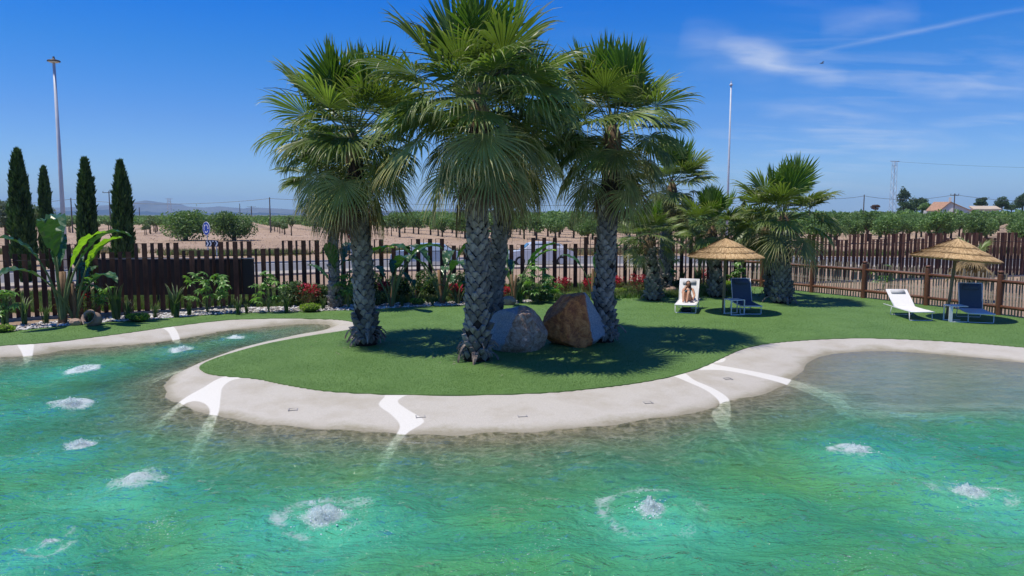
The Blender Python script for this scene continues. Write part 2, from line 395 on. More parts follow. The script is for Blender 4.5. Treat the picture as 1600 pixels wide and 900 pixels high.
def resin_mat():
    m, N, L, B, O = nodes('pebble_resin'); g = pos(N, 'World')
    n1 = mathn(N, L, 'ADD', mathn(N, L, 'MULTIPLY', noise(N, L, 220, 2, .6, g), .5), mathn(N, L, 'MULTIPLY', noise(N, L, 48, 3, .75, g), .5)); n2 = noise(N, L, .9, 6, .65, g); n3 = noise(N, L, 14, 4, .6, g)
    c = ramp(N, L, n1, [(.3, (.33, .31, .265)), (.5, (.455, .425, .365)), (.72, (.575, .54, .475))])
    c = mix(N, L, mathn(N, L, 'MULTIPLY', mathn(N, L, 'SUBTRACT', n2, .48, True), 3.0, True), c, (.34, .30, .225))
    at = N.new('ShaderNodeAttribute'); at.attribute_name = 'shore'
    # damp, algae-stained fringe at the waterline
    wb = mathn(N, L, 'ADD', at.outputs['Fac'], mathn(N, L, 'MULTIPLY', mathn(N, L, 'SUBTRACT', n2, .5), 1.2))
    mr = N.new('ShaderNodeMapRange'); mr.inputs[1].default_value = .30; mr.inputs[2].default_value = .0; mr.clamp = True; L.new(wb, mr.inputs[0]); m2 = N.new('ShaderNodeMapRange'); m2.inputs[1].default_value = -.9; m2.inputs[2].default_value = -.0; L.new(at.outputs['Fac'], m2.inputs[0])
    c = mix(N, L, mathn(N, L, 'MULTIPLY', mathn(N, L, 'MULTIPLY', mr.outputs[0], m2.outputs[0]), mathn(N, L, 'ADD', .25, n3)), c, (.25, .225, .14))
    # wet rim just above the water
    wt = N.new('ShaderNodeMapRange'); wt.inputs[1].default_value = .16; wt.inputs[2].default_value = .03; L.new(mathn(N, L, 'ADD', at.outputs['Fac'], mathn(N, L, 'MULTIPLY', mathn(N, L, 'SUBTRACT', n2, .5), .35)), wt.inputs[0])
    c = mix(N, L, mathn(N, L, 'MULTIPLY', wt.outputs[0], .45), c, (.22, .20, .15))
    va = N.new('ShaderNodeAttribute'); va.attribute_name = 'vein'
    vm = N.new('ShaderNodeMapRange'); vm.inputs[1].default_value = .012; vm.inputs[2].default_value = -.012; L.new(va.outputs['Fac'], vm.inputs[0])
    c = mix(N, L, vm.outputs[0], c, ramp(N, L, n1, [(.3, (.54, .52, .46)), (.7, (.72, .70, .64))]))
    L.new(c, B.inputs['Base Color']); B.inputs['Roughness'].default_value = .75; B.inputs['Specular IOR Level'].default_value = .25
    bump(N, L, n1, .35, .01, B); return m
M_RES = resin_mat()
sh = np.where(inL, dW, -dW)
me = mesh_np('pool_basin', V, Fc, [M_RES], True, {'vein': vd, 'shore': np.clip(sh, -9, 9)})
tag(link('pool_basin', me), kind='structure')

# ---- lawn
def turf_mat():
    m, N, L, B, O = nodes('turf'); g = pos(N, 'World')
    n1 = noise(N, L, 90, 3, .7, g); n2 = noise(N, L, .8, 4, .6, g)
    mp = N.new('ShaderNodeMapping'); mp.inputs['Scale'].default_value = (1, 3.2, 1); L.new(g, mp.inputs[0])
    n4 = noise(N, L, 7, 6, .78, mp.outputs[0])
    f = mathn(N, L, 'ADD', mathn(N, L, 'MULTIPLY', n1, .45), mathn(N, L, 'ADD', mathn(N, L, 'MULTIPLY', n4, .35), mathn(N, L, 'MULTIPLY', n2, .25)))
    c = ramp(N, L, f, [(.38, (.058, .120, .028)), (.50, (.095, .182, .043)), (.64, (.145, .25, .072))])
    L.new(c, B.inputs['Base Color']); B.inputs['Roughness'].default_value = .65; B.inputs['Specular IOR Level'].default_value = .25
    bump(N, L, n1, .7, .015, B); return m
M_TURF = turf_mat()
tag(link('lawn', poly_mesh('lawn', [LAWN], 0, [M_TURF], .05)), kind='structure')
# blades of the turf
M_BLADE = leafmat('turf_blade', (.092, .178, .042), (.14, .235, .068), .6, .25, .2, 0, .55, .2, 1.2)
def turf_blades(n=250000):
    rg = np.random.RandomState(3)
    px = rg.rand(n*2)*1700-50; py = 455+(rg.rand(n*2))*165
    dx = (px-800)/F; dy = (450-py)/F; dz = -math.sin(PITCH)+dy*math.cos(PITCH); t = -H/dz
    x = dx*t; y = (math.cos(PITCH)+dy*math.sin(PITCH))*t
    x += rg.normal(size=n*2)*.1; y += rg.normal(size=n*2)*.25
    ok = inside(x, y, LAWN); x, y = x[ok][:n], y[ok][:n]; k = len(x)
    a = rg.rand(k)*6.28; h = .006+.008*rg.rand(k); w = .0025+.0016*(y/14)
    w = w*(.6+.8*rg.rand(k)); le = rg.normal(size=(2, k))*.009
    V = np.stack([np.stack([x-np.cos(a)*w, y-np.sin(a)*w, 0*x-.002], 1), np.stack([x+np.cos(a)*w, y+np.sin(a)*w, 0*x-.002], 1), np.stack([x+le[0], y+le[1], h], 1)], 1).reshape(-1, 3)
    tip = np.tile([0, 0, 1.0], k)*np.repeat(.4+.6*rg.rand(k), 3)
    me = mesh_np('turf_blades', V, np.arange(3*k).reshape(k, 3), [M_BLADE], False, {'tip': tip})
    tag(link('turf_blades', me), 'short green artificial turf blades covering the lawn', 'turf', kind='stuff')
turf_blades()

# ---- ground to the horizon with the garden cut out
def ground_mat():
    m, N, L, B, O = nodes('dry_soil'); g = pos(N, 'World')
    n1 = noise(N, L, .06, 5, .6, g); n2 = noise(N, L, 2.2, 6, .75, g); n3 = noise(N, L, 14, 4, .7, g)
    f = mathn(N, L, 'ADD', mathn(N, L, 'MULTIPLY', n1, .45), mathn(N, L, 'MULTIPLY', n2, .55))
    c = ramp(N, L, f, [(.36, (.27, .19, .125)), (.5, (.42, .31, .22)), (.66, (.53, .42, .315))])
    c = mix(N, L, mathn(N, L, 'MULTIPLY', n3, .45), c, (.33, .22, .15))
    sp = N.new('ShaderNodeSeparateXYZ'); L.new(g, sp.inputs[0])
    # far plain turns to scrub and groves
    mr = N.new('ShaderNodeMapRange'); mr.inputs[1].default_value = 330; mr.inputs[2].default_value = 600; L.new(sp.outputs[1], mr.inputs[0])
    c = mix(N, L, mr.outputs[0], c, ramp(N, L, noise(N, L, .01, 4, .6, g), [(.4, (.06, .085, .035)), (.62, (.17, .15, .09))]))
    L.new(c, B.inputs['Base Color']); B.inputs['Roughness'].default_value = .95; B.inputs['Specular IOR Level'].default_value = .1
    bump(N, L, mathn(N, L, 'ADD', n2, mathn(N, L, 'MULTIPLY', n3, .4)), 1.0, .18, B); return m
hole = [Vector((-45, -13.5, 0))]+[Vector((-45, PEBW[0].y+1, 0))]+[p+Vector((0, .9, 0)) for p in PEBW[:-1:3]]+[p+Vector((.25, .3, 0)) for p in LOGW[2:]]+[Vector((45, LOGW[-1].y-1, 0)), Vector((45, -13.5, 0))]
outer = [Vector((-9000, -3000, 0)), Vector((9000, -3000, 0)), Vector((9000, 9500, 0)), Vector((-9000, 9500, 0))]
me = poly_mesh('ground', [outer, hole], -.03, [ground_mat()])
tag(link('ground', me), kind='structure')
# lawn edges outside the frame run on to the basin's end (left and right wings)
# ---- water
JETS = [(132, 578, .46, .62), (110, 630, .44, .7), (125, 695, .26, .45), (215, 750, .36, .75), (75, 850, .13, .55), (505, 806, .44, 1.1), (1018, 797, .32, 1.4), (1338, 705, .36, .75), (1515, 770, .36, 1.0), (368, 528, .26, .42), (285, 546, .32, .5)]
JW = [(G(x, y, WL), a, b) for x, y, a, b in JETS]
X, Y, Fc, nx, ny = lattice(-14, 16, 5.0, 24, .09, (np.arange(-44.5, -14, 1.1), np.arange(17, 44.6, 1.1)), (np.arange(-13, 5.0, .3), np.arange(24.5, 27, .5)))
rg = np.random.RandomState(5); Zw = np.zeros(len(X)); dW2 = seg_dist(X, Y, SHORE, False)
lag = 1/(1+np.exp(-(X-5.4)*1.8))/(1+np.exp(-(Y-11.9)*3.5))
for i in range(46):
    lam = .28*(2.4/.28)**rg.rand(); th = rg.rand()*6.28; k = 2*math.pi/lam
    ph = rg.rand()*6.28; wv = np.sin(k*(X*math.cos(th)+Y*math.sin(th))+ph+.8*np.sin(.9*X+1.3*Y+i))
    Zw += wv*lam*.0048*(.6+.8*rg.rand())
Zw *= (1-.93*lag)*np.clip(dW2/1.2, .22, 1)
foam = np.zeros(len(X)); plume = np.zeros(len(X))
for c, a, b in JW:
    ex = 1.0
    r = np.hypot(X-c.x, Y-c.y); an = np.arctan2(Y-c.y, X-c.x); r2 = r*(1+.07*np.sin(2*an+c.x)+.05*np.sin(3*an+2*c.y)+.03*np.sin(7*an))
    Zw += .032*np.cos(r2*2*math.pi/.26-1)*np.exp(-r/.8)*(r > .05) + .06*np.exp(-(r/(a*.45))**2)*min(1, a/.4)
    core = np.exp(-(r2/(a*.55))**2)
    ringr = b*.43; ring = np.exp(-((r2-ringr)/(.06+.05*b))**2)*(.44+.14*np.sin(an+c.y*3)+.10*np.sin(an*5+c.x))+.16*np.exp(-((r2-ringr*1.6)/.07)**2)
    foam = np.maximum(foam, np.clip(core*1.05+ring*.95+.30*np.exp(-(r/(b*1.05))**2), 0, 1.3))
    plume = np.maximum(plume, np.exp(-(np.hypot(X-c.x, (Y-c.y+.35)*.9)/(a*2.1+.25))**2))
V = np.stack([X, Y, WL+Zw], 1); nt = len(V)
# closed body: skirt + bottom
i = np.arange(nx*ny).reshape(ny, nx); rim = np.concatenate([i[0, :-1], i[:-1, -1], i[-1, :0:-1], i[:0:-1, 0]])
Vb = V[rim].copy(); Vb[:, 2] = -2.6; k = len(rim); j = np.arange(k); jn = (j+1) % k
side = np.stack([rim, nt+j, nt+jn, rim[jn]], 1)
cx = np.array([[0, 5, -2.6]]); V = np.concatenate([V, Vb, cx])
bot = np.stack([nt+j[0:k-1:2], np.full(len(j[0:k-1:2]), nt+k), nt+(j[0:k-1:2]+2) % k, nt+j[0:k-1:2]+1], 1)
Fw = np.concatenate([Fc, side, bot])
pad = np.zeros(k+1)
def water_mat():
    m, N, L, B, O = nodes('pool_water'); N.remove(B); g = pos(N, 'World')
    af = N.new('ShaderNodeAttribute'); af.attribute_name = 'foam'; ap = N.new('ShaderNodeAttribute'); ap.attribute_name = 'plume'
    ac = N.new('ShaderNodeAttribute'); ac.attribute_name = 'calm'; ad = N.new('ShaderNodeAttribute'); ad.attribute_name = 'deep'
    act = mathn(N, L, 'SUBTRACT', 1.0, mathn(N, L, 'MULTIPLY', ac.outputs['Fac'], .72))
    mp = N.new('ShaderNodeMapping'); mp.inputs['Scale'].default_value = (.55, 1.25, 1); mp.inputs['Rotation'].default_value = (0, 0, rad(-8)); L.new(g, mp.inputs[0])
    h1 = noise(N, L, 3.6, 5, .56, mp.outputs[0], .5); h2 = noise(N, L, 11, 3, .5, g, .4)
    h = mathn(N, L, 'MULTIPLY', mathn(N, L, 'ADD', h1, mathn(N, L, 'MULTIPLY', h2, .24)), act)
    nb = bump(N, L, h, .95, .15)
    # caustic light painted as a net of pale cell edges in the water's tint
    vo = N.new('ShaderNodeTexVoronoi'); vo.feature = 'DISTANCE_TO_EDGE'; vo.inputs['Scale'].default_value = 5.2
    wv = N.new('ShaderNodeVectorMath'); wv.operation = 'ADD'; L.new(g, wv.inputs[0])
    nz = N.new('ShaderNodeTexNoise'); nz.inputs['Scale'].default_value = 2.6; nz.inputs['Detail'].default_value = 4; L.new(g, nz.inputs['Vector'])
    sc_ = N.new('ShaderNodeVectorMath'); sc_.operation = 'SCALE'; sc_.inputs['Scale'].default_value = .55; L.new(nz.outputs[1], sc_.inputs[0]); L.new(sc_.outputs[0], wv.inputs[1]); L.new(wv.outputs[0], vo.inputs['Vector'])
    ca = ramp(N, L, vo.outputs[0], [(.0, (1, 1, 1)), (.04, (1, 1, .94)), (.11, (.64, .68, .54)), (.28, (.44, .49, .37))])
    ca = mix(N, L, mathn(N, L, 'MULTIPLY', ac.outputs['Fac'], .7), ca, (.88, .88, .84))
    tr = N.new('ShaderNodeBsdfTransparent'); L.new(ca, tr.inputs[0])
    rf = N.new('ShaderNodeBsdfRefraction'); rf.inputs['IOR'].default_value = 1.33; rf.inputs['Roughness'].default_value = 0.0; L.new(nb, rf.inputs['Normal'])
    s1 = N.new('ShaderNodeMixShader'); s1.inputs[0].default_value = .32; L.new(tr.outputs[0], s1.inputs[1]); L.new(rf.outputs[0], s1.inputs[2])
    # turbid, bubble-laden body of the water
    n5 = noise(N, L, .34, 5, .6, g, .9)
    bc = ramp(N, L, n5, [(.30, (.040, .265, .155)), (.45, (.056, .305, .140)), (.58, (.080, .335, .120)), (.72, (.120, .37, .110))])
    bc = mix(N, L, mathn(N, L, 'MULTIPLY', ap.outputs['Fac'], .5), bc, (.07, .43, .34))
    df = N.new('ShaderNodeBsdfDiffuse'); L.new(bc, df.inputs[0]); L.new(nb, df.inputs['Normal'])
    tb = mathn(N, L, 'ADD', mathn(N, L, 'MULTIPLY', ad.outputs['Fac'], .74), mathn(N, L, 'MULTIPLY', ap.outputs['Fac'], .25), True)
    s2 = N.new('ShaderNodeMixShader'); L.new(tb, s2.inputs[0]); L.new(s1.outputs[0], s2.inputs[1]); L.new(df.outputs[0], s2.inputs[2])
    fr = N.new('ShaderNodeFresnel'); L.new(mathn(N, L, 'ADD', 1.33, mathn(N, L, 'MULTIPLY', ac.outputs['Fac'], .24)), fr.inputs['IOR']); L.new(nb, fr.inputs['Normal'])
    gl = N.new('ShaderNodeBsdfGlossy'); gl.inputs['Roughness'].default_value = .06; L.new(nb, gl.inputs['Normal'])
    s3 = N.new('ShaderNodeMixShader'); L.new(fr.outputs[0], s3.inputs[0]); L.new(s2.outputs[0], s3.inputs[1]); L.new(gl.outputs[0], s3.inputs[2])
    # foam and bubbles on the surface
    vb = N.new('ShaderNodeTexVoronoi'); vb.feature = 'DISTANCE_TO_EDGE'; vb.inputs['Scale'].default_value = 15; L.new(wv.outputs[0], vb.inputs['Vector'])
    lace = mathn(N, L, 'SUBTRACT', 1.0, mathn(N, L, 'MULTIPLY', vb.outputs[0], 2.4), True)
    nf = noise(N, L, 19, 7, .80, g, .8); nf2 = noise(N, L, 3.6, 4, .6, g, .5)
    fv = mathn(N, L, 'ADD', mathn(N, L, 'MULTIPLY', nf, .55), mathn(N, L, 'ADD', mathn(N, L, 'MULTIPLY', lace, .22), mathn(N, L, 'MULTIPLY', nf2, .55)))
    nw = noise(N, L, 42, 3, .5, g); nw2 = noise(N, L, 1.1, 3, .6, g); fl = mathn(N, L, 'MULTIPLY', mathn(N, L, 'SUBTRACT', mathn(N, L, 'ADD', mathn(N, L, 'MULTIPLY', nw, .8), mathn(N, L, 'MULTIPLY', nw2, .42)), .765), 9, True)
    fl = mathn(N, L, 'MULTIPLY', mathn(N, L, 'MULTIPLY', fl, ad.outputs['Fac']), .75)
    fm = mathn(N, L, 'MULTIPLY', mathn(N, L, 'SUBTRACT', mathn(N, L, 'ADD', mathn(N, L, 'MULTIPLY', af.outputs['Fac'], .85), fv), 1.20), 2.9, True)
    fd = N.new('ShaderNodeBsdfDiffuse'); fd.inputs[0].default_value = (.74, .80, .82, 1)
    bub = bump(N, L, nf, 1.0, .05); L.new(bub, fd.inputs['Normal'])
    s4 = N.new('ShaderNodeMixShader'); L.new(mathn(N, L, 'MAXIMUM', mathn(N, L, 'MULTIPLY', fm, .72), fl), s4.inputs[0]); L.new(s3.outputs[0], s4.inputs[1]); L.new(fd.outputs[0], s4.inputs[2])
    L.new(s4.outputs[0], O.inputs['Surface'])
    va = N.new('ShaderNodeVolumeAbsorption'); va.inputs['Color'].default_value = (.10, .84, .70, 1); va.inputs['Density'].default_value = .75
    L.new(va.outputs[0], O.inputs['Volume'])
    return m
deep = np.clip((dW2-.5)/2.8, 0, 1)**.9*(1-.95*lag)
me = mesh_np('pool_water', V, Fw, [water_mat()], True, {'foam': np.concatenate([foam, pad]), 'plume': np.concatenate([plume, pad]), 'calm': np.concatenate([lag, pad]), 'deep': np.concatenate([deep, pad])})
tag(link('pool_water', me), kind='structure')
# the white froth heaps and flying drops above each nozzle
M_FOAM = mat('froth', (.78, .84, .88), .25, .08, 20, .3, 60, .6)
def froth_mat():
    m, N, L, B, O = nodes('froth_water'); g = pos(N, 'World'); a = N.new('ShaderNodeAttribute'); a.attribute_name = 'tip'
    n = noise(N, L, 16, 7, .8, g, .6); n2 = noise(N, L, 55, 4, .7, g)
    f = mathn(N, L, 'ADD', mathn(N, L, 'MULTIPLY', a.outputs['Fac'], .8), mathn(N, L, 'ADD', mathn(N, L, 'MULTIPLY', n, .9), mathn(N, L, 'MULTIPLY', n2, .35)))
    f = mathn(N, L, 'MULTIPLY', mathn(N, L, 'SUBTRACT', f, .98), 1.7, True)
    B.inputs['Base Color'].default_value = (.62, .78, .80, 1); B.inputs['Roughness'].default_value = .2; B.inputs['Specular IOR Level'].default_value = .6
    B.inputs['Base Color'].default_value = (.62, .78, .80, 1); bump(N, L, mathn(N, L, 'ADD', n, n2), .9, .03, B)
    tr = N.new('ShaderNodeBsdfTransparent'); ms = N.new('ShaderNodeMixShader'); L.new(mathn(N, L, 'MULTIPLY', f, .8), ms.inputs[0]); L.new(tr.outputs[0], ms.inputs[1]); L.new(B.outputs[0], ms.inputs[2]); L.new(ms.outputs[0], O.inputs[0]); return m
M_FROTH = froth_mat()
def froth(loc, r, h, n, seed, label):
    rg = np.random.RandomState(seed); bm = bmesh.new(); bmesh.ops.create_icosphere(bm, subdivisions=1, radius=1); bm.verts.ensure_lookup_table()
    iv = np.array([v.co[:] for v in bm.verts]); jf = np.array([[v.index for v in f.verts] for f in bm.faces]); bm.free()
    q = rg.normal(size=(n, 2))*r*.42; rr = np.hypot(q[:, 0], q[:, 1])/r
    z = h*np.exp(-(rr*1.9)**2)*(.25+.9*rg.rand(n)**1.3)-.01
    s = .003+.009*rg.rand(n)**2.2
    fl = rg.rand(n) < .07; z[fl] += rg.rand(fl.sum())*h*1.2; q[fl] *= 1.5; s[fl] = .004+.004*rg.rand(fl.sum())
    V = iv[None]*s[:, None, None]*np.array([1, 1, .8])+np.concatenate([q, z[:, None]], 1)[:, None]
    Fc = jf[None]+(np.arange(n)*len(iv))[:, None, None]
    root = thing('bubble_jet', loc, label, 'water jet', 'bubbling jets breaking the pool surface')
    tag(link('spray', mesh_np('spray', V.reshape(-1, 3), Fc.reshape(-1, 3), [M_FOAM], True), root), kind='stuff')
    from mathutils import noise as mn
    nr, ns = 34, 72; V = []; T = []; so_ = Vector((seed*3.1, seed*1.7, 0))
    for i in range(nr+1):
        for k in range(ns):
            a = 6.2832*k/ns; q = i/nr; rr_ = r*1.5*q*(1+.22*mn.noise(Vector((math.cos(a)*1.5, math.sin(a)*1.5, seed)))); x, y = rr_*math.cos(a), rr_*math.sin(a)
            e = math.exp(-(rr_/(r*.62))**2); n_ = mn.fractal(Vector((x, y, 0))*9+so_, .7, 2.1, 4); n2_ = mn.fractal(Vector((x, y, 0))*28+so_, .8, 2.0, 3)
            V.append((x, y, h*1.15*e*(.75+.9*n_)+.030*e*n2_+.012*n2_*(1-q)+.010-.030*q**3)); T.append(max(0, e*1.05+.16*(1-q)))
    Fq = [(i*ns+k, i*ns+(k+1) % ns, (i+1)*ns+(k+1) % ns, (i+1)*ns+k) for i in range(nr) for k in range(ns)]
    link('froth', mesh_np('froth', V, Fq, [M_FROTH], True, {'tip': T}), root)
JL = ['bubbling jet between the left bank and the island tip', 'wide bubbling jet at the far left, second nearest the left bank', 'faint small bubbling jet at the left between two bigger jets', 'bubbling jet in the left water nearer the camera', 'weak streaky foam patch in the bottom left corner',
      'large ragged bubbling jet left of the middle of the foreground', 'strong round bubbling jet with a wide foam ring right of the middle', 'bubbling jet off the lagoon mouth at right', 'bubbling jet with swirled foam near the right edge', 'small bubbling jet in the far end of the inlet beside the lawn', 'bubbling jet inside the narrow inlet below the pale stripe']
for i, (c, a, b) in enumerate(JW):
    froth(c, a*.75, .03+.10*a*(2.2 if i == 6 else 1 if i != 4 else .3), int(90+260*a*(1 if i != 4 else .3)), 30+i, JL[i])

# small drain grates let into the resin
M_GRT = mat('drain_metal', (.30, .29, .28), .5, .2, 10)
for px, py, lb in [(657, 651, 'tiny drain grate right of the middle pale stripe'), (816, 650, 'tiny drain grate on the beach below the left boulder'), (1012, 629, 'tiny drain grate left of the narrow pale stripe'), (1407, 541.5, 'tiny drain grate on the path above the lagoon'), (458, 640, 'tiny drain grate between the forked and the middle pale stripes'), (1137, 592, 'tiny drain grate between the two right pale stripes')]:
    p = G(px, py, -.06); 
    mb = MB(); z = -.004
    for a in (-.07, .07): mb.box((a, 0, 0), (.016, .15, .008))
    for a in (-.06, .06): mb.box((0, a, 0), (.13, .010, .008))
    dl = seg_dist(np.array([p.x]), np.array([p.y]), LAWNF, False)[0]; dw = seg_dist(np.array([p.x]), np.array([p.y]), SHORE, False)[0]
    zz = WL+(-.012-WL)*math.sin(dw/(dw+dl)*math.pi/2)**.9
    g_ = G(px, py, zz); tag(mb.build('drain_grate', M_GRT, None, loc=g_+Vector((0, 0, .006)), rot=(0, 0, .2)), lb, 'drain', 'drain grates in the pool beach')
# ============================================================ PALMS
M_LY = leafmat('frond_young', (.105, .190, .030), (.26, .29, .08), .45, .32, .28, .15, .80)
M_LM = leafmat('frond_green', (.135, .190, .050), (.36, .35, .15), .40, .30, .36, .28, .72)
M_LO = leafmat('frond_old', (.20, .23, .080), (.48, .40, .19), .45, .25, .30, .28, .56)
M_LD = leafmat('frond_dead', (.17, .115, .060), (.22, .16, .09), .75, .15, .15, .3, .5)
M_PET = mat('leaf_stalk', (.17, .19, .07), .5, .3, 3, rnd=.2)
M_PED = mat('dead_stalk', (.20, .135, .08), .8, .35, 6, rnd=.2)
M_BOOT = mat('palm_bark_scale', (.15, .135, .115), .85, .45, 9, .8, 40, .15, rnd=.42, stretch=(1, 1, .3), col2=(.30, .28, .25))
M_CORE = mat('palm_bark', (.040, .032, .026), .9, .4, 9, .9, 45, .1)
M_HUSK = mat('dry_husk', (.26, .18, .13), .85, .45, 8, .6, 30, .1, rnd=.3, stretch=(1, 1, .3), col2=(.50, .43, .36))
M_FIB = mat('crown_fibre', (.17, .115, .07), .95, .45, 14, .8, 60, .1)
M_STK = mat('dark_flower_stalk', (.035, .028, .022), .6, .3, 5)

def frond_mesh(th0, seed, Lp=1.0, Lb=1.0, droop=1.0, cone=.2, bend=18, N=34, pm=112, mats=(M_LM, M_PET), split=.48, steps=8, wtw=.020):
    rg = random.Random(seed); mb = MB()
    p = Vector((0, 0, 0)); th = rad(th0); pts = [p.copy()]; n = 8
    for i in range(n):
        p = p+Vector((math.cos(th), 0, math.sin(th)))*Lp/n; pts.append(p.copy()); th -= rad(bend)/n*(.5+i/n)*max(.25, math.cos(th))
    mb.mi = 1; mb.tv = .3; mb.tube(pts, [wtw*(1.35-.8*i/n) for i in range(n+1)], 5, True, .55)
    mb.mi = 0; t = Vector((math.cos(th), 0, math.sin(th))); s = Vector((0, 1, 0)); nn = Vector((-math.sin(th), 0, math.cos(th)))
    dphi = 2*rad(pm)/N
    for i in range(N):
        u = (i+.5)/N*2-1; phi = u*rad(pm)+rg.uniform(-.25, .25)*dphi
        L = Lb*(1-.34*abs(u)**2.2)*rg.uniform(.92, 1.06)
        costa = .16*Lb*(1-abs(u))  # midrib runs into the blade
        d = (t*math.cos(phi)+s*math.sin(phi)+nn*(cone+rg.uniform(-.05, .05))).normalized()
        w0 = (-t*math.sin(phi)+s*math.cos(phi)).normalized(); q = p+t*costa*.3-t*.02; sp = split*rg.uniform(.85, 1.15)
        tw = rg.uniform(-.9, .9)*(1+.8*(droop > 1.5)); dr = droop*rg.uniform(.45, 1.8)
        V = []; T = []
        for k in range(steps+1):
            r = k/steps; hw = L*math.tan(dphi/2)*1.12*min(r, sp)
            if r > sp: hw *= max(0, 1-((r-sp)/(1-sp)))**.95
            hw = max(hw, .0012); w = (w0-d*w0.dot(d)).normalized(); nrm = d.cross(w)
            if nrm.dot(nn) < 0 and k == 0: pass
            if r > sp:
                a = tw*(r-sp)/(1-sp); w, nrm = w*math.cos(a)+nrm*math.sin(a), nrm*math.cos(a)-w*math.sin(a)
            V += [q-w*hw*.92-nrm*hw*.45, q+nrm*hw*.25, q+w*hw*.92-nrm*hw*.45]; T += [r]*3
            q = q+d*(L/steps); g = dr*(.10+max(0, r-.28)**1.25*2.4)/steps*1.6
            d = (d+Vector((0, 0, -1))*g).normalized()
        Fc = []
        for k in range(steps):
            b = 3*k; Fc += [(b, b+1, b+4, b+3), (b+1, b+2, b+5, b+4)]
        mb.add(V, Fc, T)
    # loose threads between the segments
    for i in range(5):
        phi = rg.uniform(-1, 1)*rad(pm); d = (t*math.cos(phi)+s*math.sin(phi)+nn*cone).normalized(); q = p+d*Lb*rg.uniform(.5, .75)
        pts = [q]
        for k in range(5): q = q+(d*.3+Vector((rg.uniform(-.3, .3), rg.uniform(-.3, .3), -1)).normalized())*.07; pts.append(q)
        w = Vector((.0022, .0022, 0)); V = []
        for z in pts: V += [z-w, z+w]
        mb.add(V, [(2*k, 2*k+1, 2*k+3, 2*k+2) for k in range(len(pts)-1)], [1.0]*len(V))
    return mb.mesh('frond', mats)
CLS = {}
def make_classes(key, S, N, steps):
    # elevation, petiole, blade, droop, cone, bend
    spec = {'up': (80, .95, 1.35, .22, .42, 6, (M_LY, M_PET)), 'hi': (66, 1.05, 1.35, .34, .34, 10, (M_LY, M_PET)), 'him': (50, 1.1, 1.3, 1.05, .26, 18, (M_LM, M_PET)), 'mid': (36, 1.15, 1.28, 1.6, .18, 24, (M_LM, M_PET)), 'mio': (20, 1.1, 1.25, 2.4, .10, 34, (M_LM, M_PET)),
            'out': (8, 1.05, 1.15, 2.9, .05, 38, (M_LM, M_PET)), 'low': (-14, 1.0, 1.15, 2.2, -.05, 40, (M_LO, M_PET)), 'hang': (-40, .9, 1.1, 2.8, -.1, 34, (M_LO, M_PET)), 'dead': (-62, .8, 1.0, 3.2, -.1, 25, (M_LD, M_PED))}
    for c, (e, lp, lb, dr, co, be, ms) in spec.items():
        CLS[key, c] = [frond_mesh(e+random.uniform(-5, 5), hash((len(key), e, j)) & 999, lp*S, lb*S, dr, co, be, N, 104 if c in ('up', 'hi') else 114, ms, {'up': .66, 'hi': .62, 'him': .56, 'low': .40, 'hang': .34, 'dead': .32}.get(c, .5), steps, .022*S) for j in range(3)]
make_classes('big', 1.0, 38, 8)
make_classes('small', .8, 26, 6)
def boot_mesh(w, h, out, seed):
    rg = random.Random(seed); j = lambda a: a*rg.uniform(.85, 1.15)
    V = [(0, 0, -h*.5), (-w*.5, -.004, j(h*.02)), (w*.5, -.004, j(h*.02)), (-w*.20, -out*.9, h*.42), (w*.20, -out*.9, h*.42), (0, -j(out)*.75, -h*.05), (-w*.16, -out*.25, h*.5), (w*.16, -out*.25, h*.5), (0, -out*1.12, h*.40)]
    V = [Vector(v) for v in V]
    Fc = [(0, 5, 1), (0, 2, 5), (1, 5, 3), (5, 2, 4), (5, 8, 3), (5, 4, 8), (3, 8, 6), (8, 7, 6), (8, 4, 7), (1, 3, 6), (2, 7, 4)]
    mb = MB(); mb.add(V, Fc); return mb
BOOTS = [boot_mesh(.225, .20, .045, k).mesh('leaf_base', M_BOOT) for k in range(5)]
BOOTL = [boot_mesh(.22, .22, .085, 10+k).mesh('leaf_base', M_BOOT) for k in range(4)]
def husk_mesh(seed, L=.34, w=.07):
    rg = random.Random(seed); mb = MB(); V = []; n = 5
    for k in range(n+1):
        r = k/n; y = -L*(.10+.62*math.sin(r*1.35)); z = -.10*L*0-L*.75*r**1.2+.12*L*math.sin(r*3)
        hw = w*(1-.75*r**1.6)*rg.uniform(.85, 1.1)
        V += [(-hw, y+.012, z), (0, y-.02, z+.006), (hw, y+.012, z), (0, y+.018, z-.012)]
    Fc = []
    for k in range(n):
        b = 4*k
        for a in range(4): Fc.append((b+a, b+(a+1) % 4, b+4+(a+1) % 4, b+4+a))
    Fc.append((4*n, 4*n+1, 4*n+2, 4*n+3)); mb.add(V, Fc); return mb.mesh('husk', M_HUSK)
HUSKS = [husk_mesh(k, .30+.05*(k % 3), .05+.012*(k % 2)) for k in range(6)]
